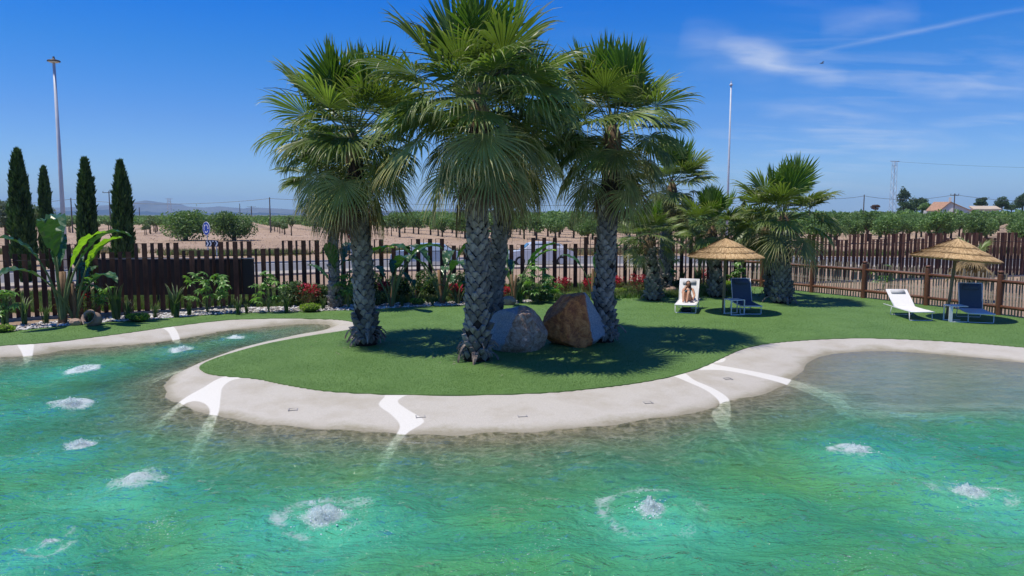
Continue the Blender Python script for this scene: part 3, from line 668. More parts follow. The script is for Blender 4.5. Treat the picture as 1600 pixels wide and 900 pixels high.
def palm(name, base, hub, R, label, group, crown, key='big', S=1.0, boots=True, seed=1, rtop=None, husks=26, stalks=0, yaw0=0, skirt_z=None, groupcat='palm tree'):
    rg = random.Random(seed); base = Vector((base[0], base[1], 0)); hub = Vector(hub)
    root = thing(name, base, label, 'palm tree', group); top = hub-base; hz = top.z; rt = rtop or R*.8
    def axis(z):
        t = min(1, z/hz); return Vector((top.x*t**1.5, top.y*t**1.5, z))
    def rad_(z):
        t = z/hz; return R*(1+.16*math.exp(-z/.22))*(1-t)+rt*t
    mb = MB(); n = 14; mb.tube([axis(hz*i/n) for i in range(n+1)], [rad_(hz*i/n) for i in range(n+1)], 18)
    mb.build('trunk', M_CORE, root, True)
    if boots:
        rows = int((hz-.25)/.118); cnt = 0; stuff = MB()
        per = max(8, int(round(2*math.pi*R/.185))); zmax = min(hz-.15, skirt_z or hz)
        for r in range(rows):
            z = .12+r*.118
            if z > zmax: break
            for k in range(per):
                a = 2*math.pi*(k+.5*(r % 2))/per+rg.uniform(-.05, .05)+.02*r; zz = z+rg.uniform(-.018, .018); rr = rad_(zz); ax = axis(zz)
                lo = zz < .75
                if rg.random() < .05: continue
                m = rg.choice(BOOTL if (lo or rg.random() < .1) else BOOTS)
                o = link('leaf_base', m, root, ax+Vector((math.sin(a)*rr, -math.cos(a)*rr, 0))*.985)
                o.rotation_euler = (rg.uniform(-.06, .06), rg.uniform(-.12, .12), a); q = rr/(R)*rg.uniform(.78, 1.2); o.scale = (q, rg.uniform(.6, 1.7)*(1.15 if lo else 1), rg.uniform(.8, 1.2)); cnt += 1
    for k in range(husks):
        a = 6.283*k/husks+rg.uniform(-.3, .3); lv = k % 3; z = .20+.09*lv+rg.uniform(-.02, .04)
        o = link('husk', rg.choice(HUSKS), root, Vector((math.sin(a)*R*.95, -math.cos(a)*R*.95, z)))
        o.rotation_euler = (rg.uniform(-.35, .25)-.12*lv, rg.uniform(-.2, .2), a); s = rg.uniform(.6, 1.25)*(R/.26); o.scale = (s, s*1.05, min(1.05, z/.27)*s)
    # fibrous head
    mb = MB(); mb.lathe([(rt*1.02, -.5), (rt*1.22, -.25), (rt*1.1, -.05), (rt*.7, .12), (rt*.25, .28), (.02, .38)], 14, top)
    mb.build('crown_core', M_FIB, root, True)
    for c, cnt, dz, dn in crown:
        off = rg.uniform(0, 6.28)+yaw0
        for k in range(cnt):
            a = off+6.283*k/cnt+rg.uniform(-.38, .38); m = rg.choice(CLS[key, c])
            rr = rt*(.9 if c not in ('up', 'hi', 'him') else .35)
            o = link('frond', m, root, top+Vector((math.cos(a)*rr, math.sin(a)*rr, dz+rg.uniform(-dn, dn))))
            o.rotation_euler = Euler((rg.uniform(-.32, .32), rg.uniform(-.27, .27), a)); s = S*rg.uniform(.78, 1.12); o.scale = (s, s*rg.uniform(.8, 1.05), s)
    for k in range(stalks):
        a = math.pi+rg.uniform(-.4, .4) if k < 2 else rg.uniform(-.4, .4); pts = []; L = rg.uniform(1.5, 2.1)
        for i in range(9):
            t = i/8; pts.append(top+Vector((math.cos(a)*L*t, math.sin(a)*L*t*.6, .35+L*.95*t-.85*L*t*t*.62)))
        mb = MB(); mb.tube(pts, [.016-.011*i/8 for i in range(9)], 5); mb.build('flower_stalk', M_STK, root, True)
    return root
CR = [('up', 4, .2, .12), ('hi', 5, .16, .14), ('him', 6, .1, .16), ('mid', 7, .04, .18), ('mio', 9, .0, .24), ('out', 9, -.12, .2), ('low', 10, -.28, .22), ('hang', 10, -.55, .25), ('dead', 7, -.85, .15)]
GA = 'tall fan palms on the island lawn'
def hubp(px, py, Y): return P(px, py, Y)
b = G(572, 538); palm('fan_palm', b, hubp(552, 222, b.y), .235, 'leftmost tall palm of the lawn group beside the inlet, dry husks at its foot', GA, CR, S=.98, seed=3, stalks=2, skirt_z=3.1)
b = G(745, 562); palm('fan_palm', b, hubp(748, 165, b.y), .245, 'tallest front palm of the lawn group standing left of the boulders', GA, CR, S=1.1, seed=11, stalks=3, skirt_z=3.9, husks=22)
b = G(769, 526); palm('fan_palm', b, hubp(806, 205, b.y), .21, 'palm half hidden behind the tallest front palm of the lawn group', GA, CR, S=.98, seed=5, skirt_z=3.6)
b = G(942, 533); palm('fan_palm', b, hubp(957, 205, b.y), .24, 'right palm of the lawn group with its trunk behind the rust coloured boulder', GA, CR, S=.94, seed=23, skirt_z=3.6, husks=24)
CS = [('up', 3, .35, .06), ('hi', 5, .25, .08), ('him', 6, .2, .08), ('mid', 7, .1, .1), ('mio', 6, .0, .1), ('out', 6, -.08, .1), ('low', 6, -.18, .1), ('hang', 3, -.3, .1)]
CS2 = CS[:-1]+[('hang', 8, -.3, .1), ('dead', 5, -.5, .1)]
GB = 'smaller fan palms near the fences'
b = G(524, 481); palm('fan_palm', b, hubp(518, 285, b.y), .15, 'slim dark trunked palm behind the left lawn palm by the steel fence', GB, CS2, 'small', .95, seed=31, husks=6, skirt_z=2.6)
b = G(1021, 469); palm('fan_palm', b, hubp(1014, 376, b.y), .23, 'short palm with a squat dark trunk right of the lawn palm group', GB, CS, 'small', .72, seed=37, husks=8)
b = G(1036, 457); palm('fan_palm', b, hubp(1050, 292, b.y), .23, 'taller leaning palm just behind the squat dark trunked palm', GB, CS2, 'small', 1.02, seed=41, husks=6)
b = G(1119, 464); palm('fan_palm', b, hubp(1113, 362, b.y), .22, 'low palm directly behind the left straw parasol', GB, CS, 'small', .88, seed=43, husks=6)
b = G(1222, 473); palm('fan_palm', b, hubp(1224, 345, b.y), .27, 'spreading palm in front of the log rail between the two parasols', GB, CS, 'small', 1.14, seed=47, husks=8)
b = G(1207, 463); palm('fan_palm', b, hubp(1196, 362, b.y), .24, 'shaded palm trunk close behind the spreading palm by the log rail', GB, CS[2:], 'small', .75, seed=53, husks=6)

# ============================================================ BOULDERS
def rock_mat(name, stops, face, nsc=5):
    m, N, L, B, O = nodes(name); v = pos(N); n1 = noise(N, L, nsc, 7, .7, v, .8); n2 = noise(N, L, nsc*6, 5, .75, v)
    f = mathn(N, L, 'ADD', mathn(N, L, 'MULTIPLY', n1, .7), mathn(N, L, 'MULTIPLY', n2, .3)); c = ramp(N, L, f, stops)
    # a clean broken side of blue grey stone
    dt = N.new('ShaderNodeVectorMath'); dt.operation = 'DOT_PRODUCT'; L.new(v, dt.inputs[0]); dt.inputs[1].default_value = face[0]
    k = mathn(N, L, 'ADD', dt.outputs['Value'], mathn(N, L, 'MULTIPLY', mathn(N, L, 'SUBTRACT', n1, .5), .16))
    mr = N.new('ShaderNodeMapRange'); mr.inputs[1].default_value = face[1]; mr.inputs[2].default_value = face[1]+.03; L.new(k, mr.inputs[0])
    g = ramp(N, L, n2, [(.3, (.17, .20, .23)), (.5, (.28, .31, .33)), (.68, (.58, .56, .52))])
    L.new(mix(N, L, mr.outputs[0], c, g), B.inputs['Base Color']); B.inputs['Roughness'].default_value = .7; bump(N, L, f, .9, .05, B); return m
def boulder(loc, size, planes, seed, material, label, rz=0):
    bm = bmesh.new(); bmesh.ops.create_icosphere(bm, subdivisions=5, radius=1); from mathutils import noise as mn
    pl = [(Vector(n).normalized(), d) for n, d in planes]
    for v in bm.verts:
        d = v.co.normalized(); r = 1.0
        for n, k in pl:
            q = d.dot(n)
            if q > 1e-3: r = min(r, k/q)
        r *= 1+.035*mn.noise(d*3.1+Vector((seed, 0, 0)))+.02*mn.noise(d*9+Vector((0, seed, 0)))+.016*mn.noise(d*21)+.008*mn.noise(d*47)
        v.co = Vector((d.x*r*size[0], d.y*r*size[1], d.z*r*size[2]))
    me = bpy.data.meshes.new('boulder'); bm.to_mesh(me); bm.free(); me.materials.append(material)
    tag(link('boulder', me, None, loc, (0, 0, rz)), label, 'boulder', 'boulders between the lawn palms')
MR1 = rock_mat('grey_rock', [(.32, (.11, .06, .035)), (.43, (.30, .165, .09)), (.54, (.44, .33, .24)), (.68, (.60, .53, .43))], ((-1, 0, .45), .20), 8)
MR2 = rock_mat('rust_rock', [(.30, (.13, .045, .02)), (.43, (.40, .10, .025)), (.55, (.72, .24, .055)), (.68, (.80, .40, .15)), (.82, (.78, .68, .56))], ((1, 0, .16), .33), 5.5)
p = G(808, 549); boulder(p+Vector((0, .3, .44)), (.74, .62, .64), [((-1, -.3, .35), .82), ((1, -.2, .55), .78), ((.15, -.2, 1), .84), ((.3, -1, .15), .80), ((-.55, -1, .3), .80), ((0, 0, -1), .74), ((.8, -.6, -.3), .86), ((-.3, .2, 1), .86)], 2, MR1, 'left boulder of blue grey and brown stone leaning by the tallest palm')
p = G(899, 541); boulder(p+Vector((0, .3, .50)), (.80, .66, .84), [((-.8, -.2, .75), .76), ((.95, -.55, .35), .66), ((.1, -1, .12), .72), ((-.7, -.8, -.1), .78), ((0, 0, -1), .62), ((-.5, -.3, -1), .72), ((.55, -.2, -.8), .80), ((.8, 0, .55), .80), ((-.1, 0, 1), .87)], 7, MR2, 'right boulder with rust orange face and a smooth grey broken side')

# ============================================================ STEEL FENCE
M_COR = mat('rusted_steel', (.088, .042, .028), .75, .5, 5, .2, 60, .25, rnd=.3, stretch=(1, 1, .3))
M_CAB = mat('dark_rail', (.03, .025, .022), .5, .2, 3)
def along(poly):
    s = [0]
    for a, b in zip(poly[:-1], poly[1:]): s.append(s[-1]+(b-a).length)
    return s
def at(poly, s, x):
    x = max(0, min(s[-1]-1e-4, x))
    for i in range(len(s)-1):
        if s[i+1] >= x: break
    t = (x-s[i])/(s[i+1]-s[i]); d = (poly[i+1]-poly[i]).normalized(); return poly[i].lerp(poly[i+1], t), d
def plate(h, a, b):
    """upright plate from plan point a to b"""
    mb = MB(); a = Vector((a[0], a[1], 0)); b = Vector((b[0], b[1], 0)); d = (b-a).normalized(); n = Vector((-d.y, d.x, 0))*.004
    V = [a-n, b-n, b+n, a+n]; V = V+[v+Vector((0, 0, h)) for v in V]
    mb.add(V, [(0, 3, 2, 1), (4, 5, 6, 7), (0, 1, 5, 4), (1, 2, 6, 5), (2, 3, 7, 6), (3, 0, 4, 7)]); return mb.mesh('picket', M_COR)
HT, HS = 2.27, 2.0
PL = {(k, h): plate(h, *( ((0, -.05), (.08, .175)) if k == 'n' else ((.205, .06), (.365, .018)) )) for k in 'nw' for h in (HT, HS)}
BRK = {}
for h in (HT, HS):
    mb = MB(); mb.box((.14, .07, h-.006), (.20, .014, .012)); BRK[h] = mb.mesh('cap_bar', M_COR)
S = along(FENS); i0 = 0
fence = thing('steel_fence', FENS[0], 'rust brown steel fence of tall and short paired upright plates', 'fence')
x = S[-1]*0; n = 0; cnt = 0
# start just outside the left edge of the frame
st = min(range(len(FENS)), key=lambda i: (FENS[i]-G(-60, 506)).length); en = min(range(len(FENS)), key=lambda i: (FENS[i]-G(1690, 428)).length)
x = S[st]
while x < S[en] and cnt < 298:
    p, d = at(FENS, S, x); h = HT if (n % 5) < 3 else HS; a = math.atan2(d.y, d.x)
    for k in 'nw':
        link('picket', PL[k, h], fence, p-fence.location, (0, 0, rad(20)+random.uniform(-.03, .03))); cnt += 1
    link('cap_bar', BRK[h], fence, p-fence.location, (0, 0, rad(20)))
    x += .47; n += 1
mb = MB(); mb.tube([FENS[i]-fence.location+Vector((0, -.03, 1.80)) for i in range(st, en+1)], .014, 6); mb.build('rail', M_CAB, fence)
mb = MB()
M_CONC = mat('concrete', (.30, .27, .235), .9, .2, 3, .3, 40, .1)
for i in range(st, en):
    a, b2 = FENS[i], FENS[i+1]; d = (b2-a); c = (a+b2)/2-fence.location; mb.box(c+Vector((0, .1, 0)), (d.length+.02, .34, .1), (0, 0, math.atan2(d.y, d.x)))
mb.build('footing', M_CONC, fence)
# dark hoarding behind the left part of the fence
M_HOARD = mat('dark_sheet', (.020, .015, .014), .55, .2, 2, rnd=.2); M_TRIM = mat('grey_trim', (.30, .31, .33), .5, .1, 3)
ha, hb = P(150, 404, 25.3), P(397, 404, 25.6); hd = thing('hoarding', (ha.x, ha.y, 0), 'dark sheet hoarding standing close behind the left part of the steel fence', 'hoarding'); n = 8
hl = Vector((hb.x-ha.x, hb.y-ha.y, 0)); hang = math.atan2(hl.y, hl.x)
for i in range(n):
    c = hl*((i+.5)/n); mb = MB(); mb.box((0, 0, 0), (hl.length/n-.012, .03, 1.24)); mb.build('panel', M_HOARD, hd, loc=c+Vector((0, 0, 1.04)), rot=(0, 0, hang))
    mb = MB(); mb.box((0, 0, 0), (.06, .06, 1.64)); mb.build('post', M_HOARD, hd, loc=hl*(i/n)+Vector((0, .06, .82)), rot=(0, 0, hang))
mb = MB(); mb.box((0, 0, 0), (hl.length, .05, .03)); mb.build('top_rail', M_TRIM, hd, loc=hl*.5+Vector((0, 0, 1.68)), rot=(0, 0, hang))

# ============================================================ LOG RAIL AND PALES
M_LOG = mat('brown_log', (.125, .052, .028), .55, .3, 5, .25, 40, .35, rnd=.12, stretch=(1, 1, .4))
M_PALE = mat('split_pale', (.30, .245, .17), .85, .4, 6, .3, 40, .1, rnd=.35, stretch=(1, 1, .2), col2=(.46, .42, .34))
lf = thing('log_fence', LOGW[1], 'brown log post and rail fence lined with split wooden pales', 'fence')
lp = LOGW[1:]; 
for p in lp:
    mb = MB(); hgt = 1.42; mb.lathe([(.088, 0), (.092, .6), (.088, hgt-.14), (.088, hgt-.12), (.070, hgt-.105), (.070, hgt-.085), (.092, hgt-.07), (.088, hgt-.03), (.05, hgt), (0.002, hgt+.004)], 14)
    mb.build('post', M_LOG, lf, True, loc=p-lf.location)
for a, b2 in zip(lp[:-1], lp[1:]):
    d = (b2-a).normalized()
    for z in (1.08, .27):
        mb = MB(); mb.tube([a+d*.06, (a+b2)/2+Vector((0, 0, .006)), b2-d*.06], .054, 10); o = mb.build('rail', M_LOG, lf, True, loc=-lf.location+Vector((0, 0, z)))
def pale(seed):
    rg = random.Random(seed); mb = MB(); w = rg.uniform(.034, .05); h = rg.uniform(1.24, 1.38); V = []
    for k, z in enumerate((0, h*.35, h*.7, h-.05, h)):
        ox = rg.uniform(-.006, .006); s = w*(.5 if k < 3 else .46 if k == 3 else .12)
        V += [(ox-s, -.012, z), (ox+s, -.010, z), (ox+s*.8, .014, z), (ox-s*.7, .016, z)]
    Fc = [(4*k+a, 4*k+(a+1) % 4, 4*k+4+(a+1) % 4, 4*k+4+a) for k in range(4) for a in range(4)]+[(16, 17, 18, 19)]
    mb.add(V, Fc); return mb.mesh('pale', M_PALE)
PALES = [pale(k) for k in range(9)]
LS = along(lp); x = .05; c = 0
while x < LS[-1] and c < 299:
    p, d = at(lp, LS, x); nrm = Vector((-d.y, d.x, 0))
    if nrm.y < 0: nrm = -nrm
    link('pale', random.choice(PALES), lf, p+nrm*.09-lf.location, (random.uniform(-.02, .02), random.uniform(-.03, .03), math.atan2(d.y, d.x)+random.uniform(-.2, .2)), (1, 1, random.uniform(.96, 1.04))); x += random.uniform(.085, .135); c += 1
mb = MB()
for z in (.62, 1.14):
    mb.tube([p+Vector((0, .115, z)) for p in lp], .004, 4)
mb.build('wire', M_TRIM, lf, loc=-lf.location)

# scraps of dry palm litter on the turf round the trunks
rg = random.Random(15); mb = MB()
for bx_, by_ in ((572, 538), (745, 562), (942, 533), (1222, 473), (1021, 469)):
    c = G(bx_, by_)
    for k in range(34):
        a = rg.uniform(0, 6.28); r = .3+rg.random()**1.6*1.6; p = c+Vector((math.cos(a)*r, math.sin(a)*r, .012)); t = rg.uniform(0, 6.28); L = rg.uniform(.03, .13); d = Vector((math.cos(t), math.sin(t), 0))*L; w = Vector((-d.y, d.x, 0)).normalized()*rg.uniform(.004, .012)
        mb.add([p-d*.5, p+w, p+d*.5+Vector((0, 0, .01)), p-w], [(0, 3, 2, 1)])
tag(mb.build('frond_litter', M_HUSK), 'scattered dry palm scraps on the lawn round the trunks', 'litter', kind='stuff')
# ============================================================ PEBBLE BED
def pebbles():
    rg = np.random.RandomState(9); bm = bmesh.new(); bmesh.ops.create_icosphere(bm, subdivisions=1, radius=1)
    iv = np.array([v.co[:] for v in bm.verts]); jf = np.array([[v.index for v in f.verts] for f in bm.faces]); bm.free()
    pw = PEBW; s = along(pw); n = 9500; P0 = []
    xs = rg.rand(n)*s[-1]
    for x in xs:
        p, d = at(pw, s, x); nr = Vector((-d.y, d.x, 0)); nr = nr if nr.y > 0 else -nr
        t = rg.rand()**1.5*1.25-.02; P0.append((p.x+nr.x*t, p.y+nr.y*t, .004+rg.rand()*.03))
    P0 = np.array(P0); sz = .014+.034*rg.rand(n)**2.2
    V = iv[None]*(1+.18*rg.normal(size=(n, len(iv), 1)))*sz[:, None, None]*np.stack([1+.5*rg.rand(n), 1+.3*rg.rand(n), .6+.2*rg.rand(n)], 1)[:, None]+P0[:, None]
    Fc = jf[None]+(np.arange(n)*len(iv))[:, None, None]
    m, N, L, B, O = nodes('white_pebble'); a = N.new('ShaderNodeAttribute'); a.attribute_name = 'tone'
    L.new(ramp(N, L, a.outputs['Fac'], [(0, (.14, .12, .11)), (.35, (.40, .36, .33)), (.7, (.62, .60, .57)), (1, (.78, .77, .75))]), B.inputs['Base Color']); B.inputs['Roughness'].default_value = .8
    me = mesh_np('pebbles', V.reshape(-1, 3), Fc.reshape(-1, 3), [m], False, {'tone': np.repeat(rg.rand(n), len(iv))})
    tag(link('pebbles', me), 'bed of white and grey pebbles between the lawn and the steel fence', 'pebbles', kind='stuff')
    # soil under the pebbles
    bk = []
    for p in pw: bk.append(p+Vector((0, 1.7, 0)))
    me = poly_mesh('planting_bed', [[p+Vector((0, -.01, 0)) for p in pw]+list(reversed(bk))], -.006, [mat('bed_gravel', (.26, .225, .19), .95, .5, 24, .8, 60, .1, space='Object', col2=(.5, .47, .43))])
    tag(link('planting_bed', me), kind='structure')
pebbles()

# ============================================================ BORDER PLANTS
M_BAN = leafmat('broad_leaf', (.040, .110, .034), (.10, .17, .05), .32, .22, .5, .2, .9, .2, 5)
M_BANY = leafmat('lime_leaf', (.20, .36, .03), (.25, .38, .05), .4, .4, .4, .1, .9)
M_SHR = leafmat('bright_leaf', (.10, .22, .045), (.20, .34, .08), .35, .3, .45, .2, .5)
M_STR = leafmat('strap_leaf', (.06, .12, .04), (.16, .20, .08), .45, .25, .4, .25, .6)
M_LIM = leafmat('lime_bush_leaf', (.20, .33, .03), (.32, .42, .06), .5, .35, .3, .12, .5)
M_RED = leafmat('red_flower', (.36, .02, .045), (.50, .05, .10), .6, .35, .2, .1, .4); M_RB = leafmat('reddish_leaf', (.11, .055, .03), (.08, .12, .035), .5, .25, .3, .2, .4)
M_STEM = mat('brown_stem', (.20, .12, .06), .7, .45, 5, .3, 30, rnd=.15, stretch=(1, 1, .3)); M_STG = mat('green_stem', (.12, .16, .06), .6, .3, 5)
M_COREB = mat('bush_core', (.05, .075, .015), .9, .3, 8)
def paddle(L, W, seed, mats, stalk, droopd=1.0, tear=.3):
    """banana-like leaf: arched stalk + broad paddle with side tears"""
    rg = random.Random(seed); mb = MB(); th = rad(86); p = Vector((0, 0, 0)); pts = [p.copy()]
    for i in range(6): p = p+Vector((math.cos(th), 0, math.sin(th)))*stalk/6; pts.append(p.copy()); th -= rad(3+4*droopd*i/6)
    mb.mi = 1; mb.tube(pts, [.035-.02*i/6 for i in range(7)], 6)
    mb.mi = 0; n = 14; prev = None; pts = [p.copy()]
    V = []; Fc = []; T = []
    for i in range(n+1):
        r = i/n; hw = W*.5*(math.sin(min(1, r*1.6+.06)*math.pi/2)**.8)*(1-max(0, (r-.45)/.55)**2.2)
        d = Vector((math.cos(th), 0, math.sin(th))); nn = Vector((-math.sin(th), 0, math.cos(th)))
        vs = hw*.28*(1-.3*r); 
        tr = rg.uniform(-.04, .04) if rg.random() < tear else 0
        for sx in (-1, -.5, 0, .5, 1):
            V.append(p+Vector((0, sx*hw, 0))+nn*(vs*abs(sx)+(.02*math.sin(i*2.4+sx*3) if sx else 0)+tr*abs(sx))); T.append(r*.6)
        if i < n: p = p+d*L/n; th -= rad(2.5+7*droopd*r)
    for i in range(n):
        for k in range(4):
            if rg.random() < tear*.35 and k in (0, 3): continue
            a = 5*i+k; Fc.append((a, a+1, a+6, a+5))
    mb.add(V, Fc, T); return mb.mesh('leaf', mats)
PAD = [paddle(1.0, .34, k, (M_BAN, M_STG), .9, .45+.4*(k % 3), .3) for k in range(6)]; PADY = [paddle(1.0, .30, 40+k, (M_BANY, M_STG), .9, .6, .15) for k in range(2)]
def strel(px, py, h, n, label, seed, lean=0, lime=0, spread=.35, ys=None, lw=1.0):
    rg = random.Random(seed); h *= 1.42; b = G(px, py); root = thing('banana_plant', b, label, 'plant', 'broad leaved plants in the border')
    nst = max(2, n//3)
    for k in range(nst):
        a = rg.uniform(0, 6.28); L = h*.32; mb = MB(); sw = rg.uniform(.05, .12)*h/2
        mb.tube([Vector((math.cos(a)*sw*t, math.sin(a)*sw*t, L*t)) for t in (0, .3, .6, 1)], [.07*h/2.6, .055*h/2.6, .045*h/2.6, .03*h/2.6], 7); mb.build('stem', M_STEM, root, True)
    for k in range(n):
        a = 6.283*k/n*1.618+rg.uniform(-.3, .3); s = h/2.0*rg.uniform(.62, 1.05)
        m = rg.choice(PADY) if k < lime else rg.choice(PAD)
        o = link('leaf', m, root, (math.cos(a)*.05, math.sin(a)*.05, h*.03)); o.rotation_euler = (rg.uniform(-.12, .12), rg.uniform(.0, spread), a); o.scale = (s*.9*lw, s*.9*lw, s)
    return root
strel(98, 506, 3.35, 6, 'large banana like plant rising above the fence at far left with one lime leaf', 60, lime=1, spread=.06, lw=.9)
strel(118, 504, 2.6, 5, 'second clump of broad leaves behind the big banana like plant at left', 61, lime=1, spread=.45)
strel(612, 480, 2.35, 6, 'broad leaved plant just right of the left lawn palm trunk', 62)
strel(691, 475, 2.7, 8, 'broad leaved plant with orange brown stems left of the front palm', 63, spread=.5)
strel(533, 480, 2.3, 4, 'broad leaved plant beside the slim dark trunked palm', 64, lime=1)
strel(803, 474, 2.3, 5, 'broad leaved plant with a lime leaf right of the front palm', 65, lime=1)
strel(926, 464, 2.4, 4, 'upright broad leaved plant partly behind the right lawn palm trunk', 66, spread=.15)
strel(715, 476, 1.3, 6, 'low broad leaved clump against the front palm trunk', 67)
strel(650, 474, 1.1, 6, 'low broad leaved clump behind the lime bush left of the front palm', 68)
def umbrella_leaf(seed, mats):
    rg = random.Random(seed); mb = MB(); n = 8
    for k in range(n):
        a = 6.283*k/n; d = Vector((math.cos(a), math.sin(a), -.15)); w = Vector((-math.sin(a), math.cos(a), 0)); L = .16*rg.uniform(.8, 1.2); q = d*.015; V = []
        for i in range(5):
            r = i/4; hw = .032*math.sin(min(1, r*1.15)*math.pi*.9+.12); V += [q-w*hw+Vector((0, 0, .006)), q-Vector((0, 0, .004)), q+w*hw+Vector((0, 0, .006))]; q = q+d*L/4; d = (d+Vector((0, 0, -.22))).normalized()
        mb.add(V, [(3*i+j, 3*i+j+1, 3*i+j+4, 3*i+j+3) for i in range(4) for j in range(2)], [rg.random()]*15)
    return mb.mesh('leaf_cluster', mats)
UMB = [umbrella_leaf(k, [M_SHR]) for k in range(4)]
def umbshrub(px, py, h, w, n, label, seed):
    rg = random.Random(seed); b = G(px, py); root = thing('leafy_shrub', b, label, 'shrub', 'umbrella leaved shrubs in the border')
    for k in range(n):
        a = rg.uniform(0, 6.28); r = w*.5*math.sqrt(rg.random()); z = h*rg.uniform(.35, 1)*(1-.25*(r/(w*.5))**2); e = Vector((math.cos(a)*r, math.sin(a)*r*.7, z))
        if k % 3 == 0: mb = MB(); mb.tube([Vector((0, 0, 0)), Vector((e.x*.2, e.y*.2, z*.5)), e], [.012, .01, .006], 5); mb.build('stem', M_STG, root)
        o = link('leaf_cluster', rg.choice(UMB), root, e, (rg.uniform(-.5, .5), rg.uniform(-.5, .5), a)); o.scale = (rg.uniform(.9, 1.4),)*3
for i, (px, py, h, w, n, lb) in enumerate([(325, 490, 1.55, 1.3, 34, 'bright leafy shrub in front of the middle of the dark hoarding'), (420, 488, 1.45, 1.0, 26, 'bright leafy shrub with hanging leaves at the right end of the hoarding'), (147, 498, 1.5, .9, 24, 'bright leafy shrub behind the tipped clay pot'),
      (545, 482, 1.35, .9, 24, 'bright leafy shrub left of the left lawn palm trunk'), (838, 474, 1.6, 1.1, 30, 'tall bright leafy shrub between the boulders and the fence'), (862, 470, 1.0, .8, 18, 'lower leafy shrub above the rust coloured boulder'), (1151, 447, 1.2, .7, 18, 'yellow green leafy shrub behind the left parasol table'), (1046, 452, 1.5, .7, 18, 'leafy shrub behind the leaning palm near the white lounger'),
      (12, 510, 1.1, .8, 16, 'leafy shrub at the left edge of the photograph')]):
    umbshrub(px, py, h, w, n, lb, 80+i)
def strap(L, w, bend, seed):
    rg = random.Random(seed); mb = MB(); th = rad(84); q = Vector((0, 0, 0)); V = []; T = []
    for i in range(7):
        r = i/6; hw = w*(.6+.6*math.sin(r*3.1))*(1-r**3)+.002; V += [q+Vector((0, -hw, .004)), q, q+Vector((0, hw, .004))]; T += [r]*3
        q = q+Vector((math.cos(th), 0, math.sin(th)))*L/6; th -= rad(bend)*r
    mb.add(V, [(3*i+j, 3*i+j+1, 3*i+j+4, 3*i+j+3) for i in range(6) for j in range(2)], T); return mb
def strapclump(seed, L=.75, n=26, w=.016):
    rg = random.Random(seed); big = MB()
    for k in range(n):
        m = strap(L*rg.uniform(.55, 1.1), w, rg.uniform(6, 34), k); R = Matrix.Rotation(rg.uniform(0, 6.28), 3, 'Z'); o = Vector((rg.uniform(-.07, .07), rg.uniform(-.07, .07), 0))
        big.add([R @ Vector(v)+o for v in m.v], m.f, m.t)
    return big.mesh('strap_plant', [M_STR])
STC = [strapclump(1, .7), strapclump(2, .95, 20, .026), strapclump(3, .55, 34)]
sp = [(8, 508, 1.15, 1, 'strap leaved clump at the left edge beside the pebbles'), (38, 509, .9, 1, 'strap leaved clump second from the left edge'), (72, 506, 1, 2, 'grassy clump left of the big banana like plant'), (182, 500, 1.25, 1, 'tall strap leaved clump between the clay pot and the lime bush'), (200, 500, 1.0, 0, 'strap leaved clump right behind the leftmost lime bush'),
      (243, 497, .7, 0, 'thin grassy clump right of the leftmost lime bush'), (274, 496, 1.15, 1, 'upright strap leaved clump before the left half of the hoarding'), (296, 494, .8, 0, 'low strap leaved clump left of the bright shrub at the hoarding'), (372, 492, .85, 0, 'grassy clump between the two bright shrubs at the hoarding'), (385, 490, .6, 2, 'small grassy clump near the right end of the hoarding'),
      (448, 489, 1.0, 0, 'upright grassy clump left of the second lime bush'), (505, 484, .7, 0, 'grassy clump right of the second lime bush'), (575, 483, .8, 1, 'strap leaved clump just behind the left lawn palm'), (628, 480, .7, 0, 'grassy clump left of the third lime bush'), (676, 478, .6, 2, 'grassy clump right of the third lime bush'), (812, 474, .9, 1, 'glossy strap leaved clump right behind the left boulder'),
      (905, 466, .6, 0, 'grassy clump behind the rust coloured boulder'), (980, 462, .6, 2, 'grassy clump by the pink flowers right of the lawn palms'), (1065, 454, 1.1, 1, 'strap leaved clump behind the white lounger with the woman'), (1090, 450, 1.1, 1, 'strap leaved clump left of the low palm behind the parasol')]
for px, py, s, k, lb in sp: tag(link('strap_plant', STC[k], None, G(px, py), (0, 0, random.uniform(0, 6)), s), lb, 'plant', 'strap leaved clumps in the border')
def bush(name, px, py, r, h, mats, label, cat, group, n=900, size=.05, seed=1, second=None):
    rg = random.Random(seed); b = G(px, py); root = thing(name, b, label, cat, group)
    cs = [(rg.uniform(-.45, .45)*r, rg.uniform(-.4, .4)*r, h*rg.uniform(.35, .6)) for _ in range(9)]
    V, Fc, t = leaf_cloud(cs, [r*.55]*9, n, size, seed, flat=h/r*.55, shell=.75)
    V[:, 2] = np.maximum(V[:, 2], .01); link('foliage', mesh_np('foliage', V, Fc, mats, False, {'tip': t}), root)
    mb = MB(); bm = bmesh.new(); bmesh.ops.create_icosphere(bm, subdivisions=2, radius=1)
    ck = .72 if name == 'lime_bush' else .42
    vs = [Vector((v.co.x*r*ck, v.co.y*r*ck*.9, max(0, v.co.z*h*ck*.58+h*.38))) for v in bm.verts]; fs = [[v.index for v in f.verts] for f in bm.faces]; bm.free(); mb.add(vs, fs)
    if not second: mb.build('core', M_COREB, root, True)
    if second:
        V, Fc, t = leaf_cloud([(c[0]*1.1, c[1], c[2]+h*.28) for c in cs], [r*.4]*9, int(n*.5), size*1.25, seed+3, flat=.8, shell=.5)
        link('flowers', mesh_np('flowers', V, Fc, [second], False, {'tip': t}), root)
        mb = MB()
        for k in range(7): mb.tube([(0, 0, 0), (cs[k][0]*.5, cs[k][1]*.5, h*.35), cs[k]], [.012, .01, .005], 4)
        mb.build('stem', M_STEM, root)
GL = 'round lime green bushes along the pebbles'
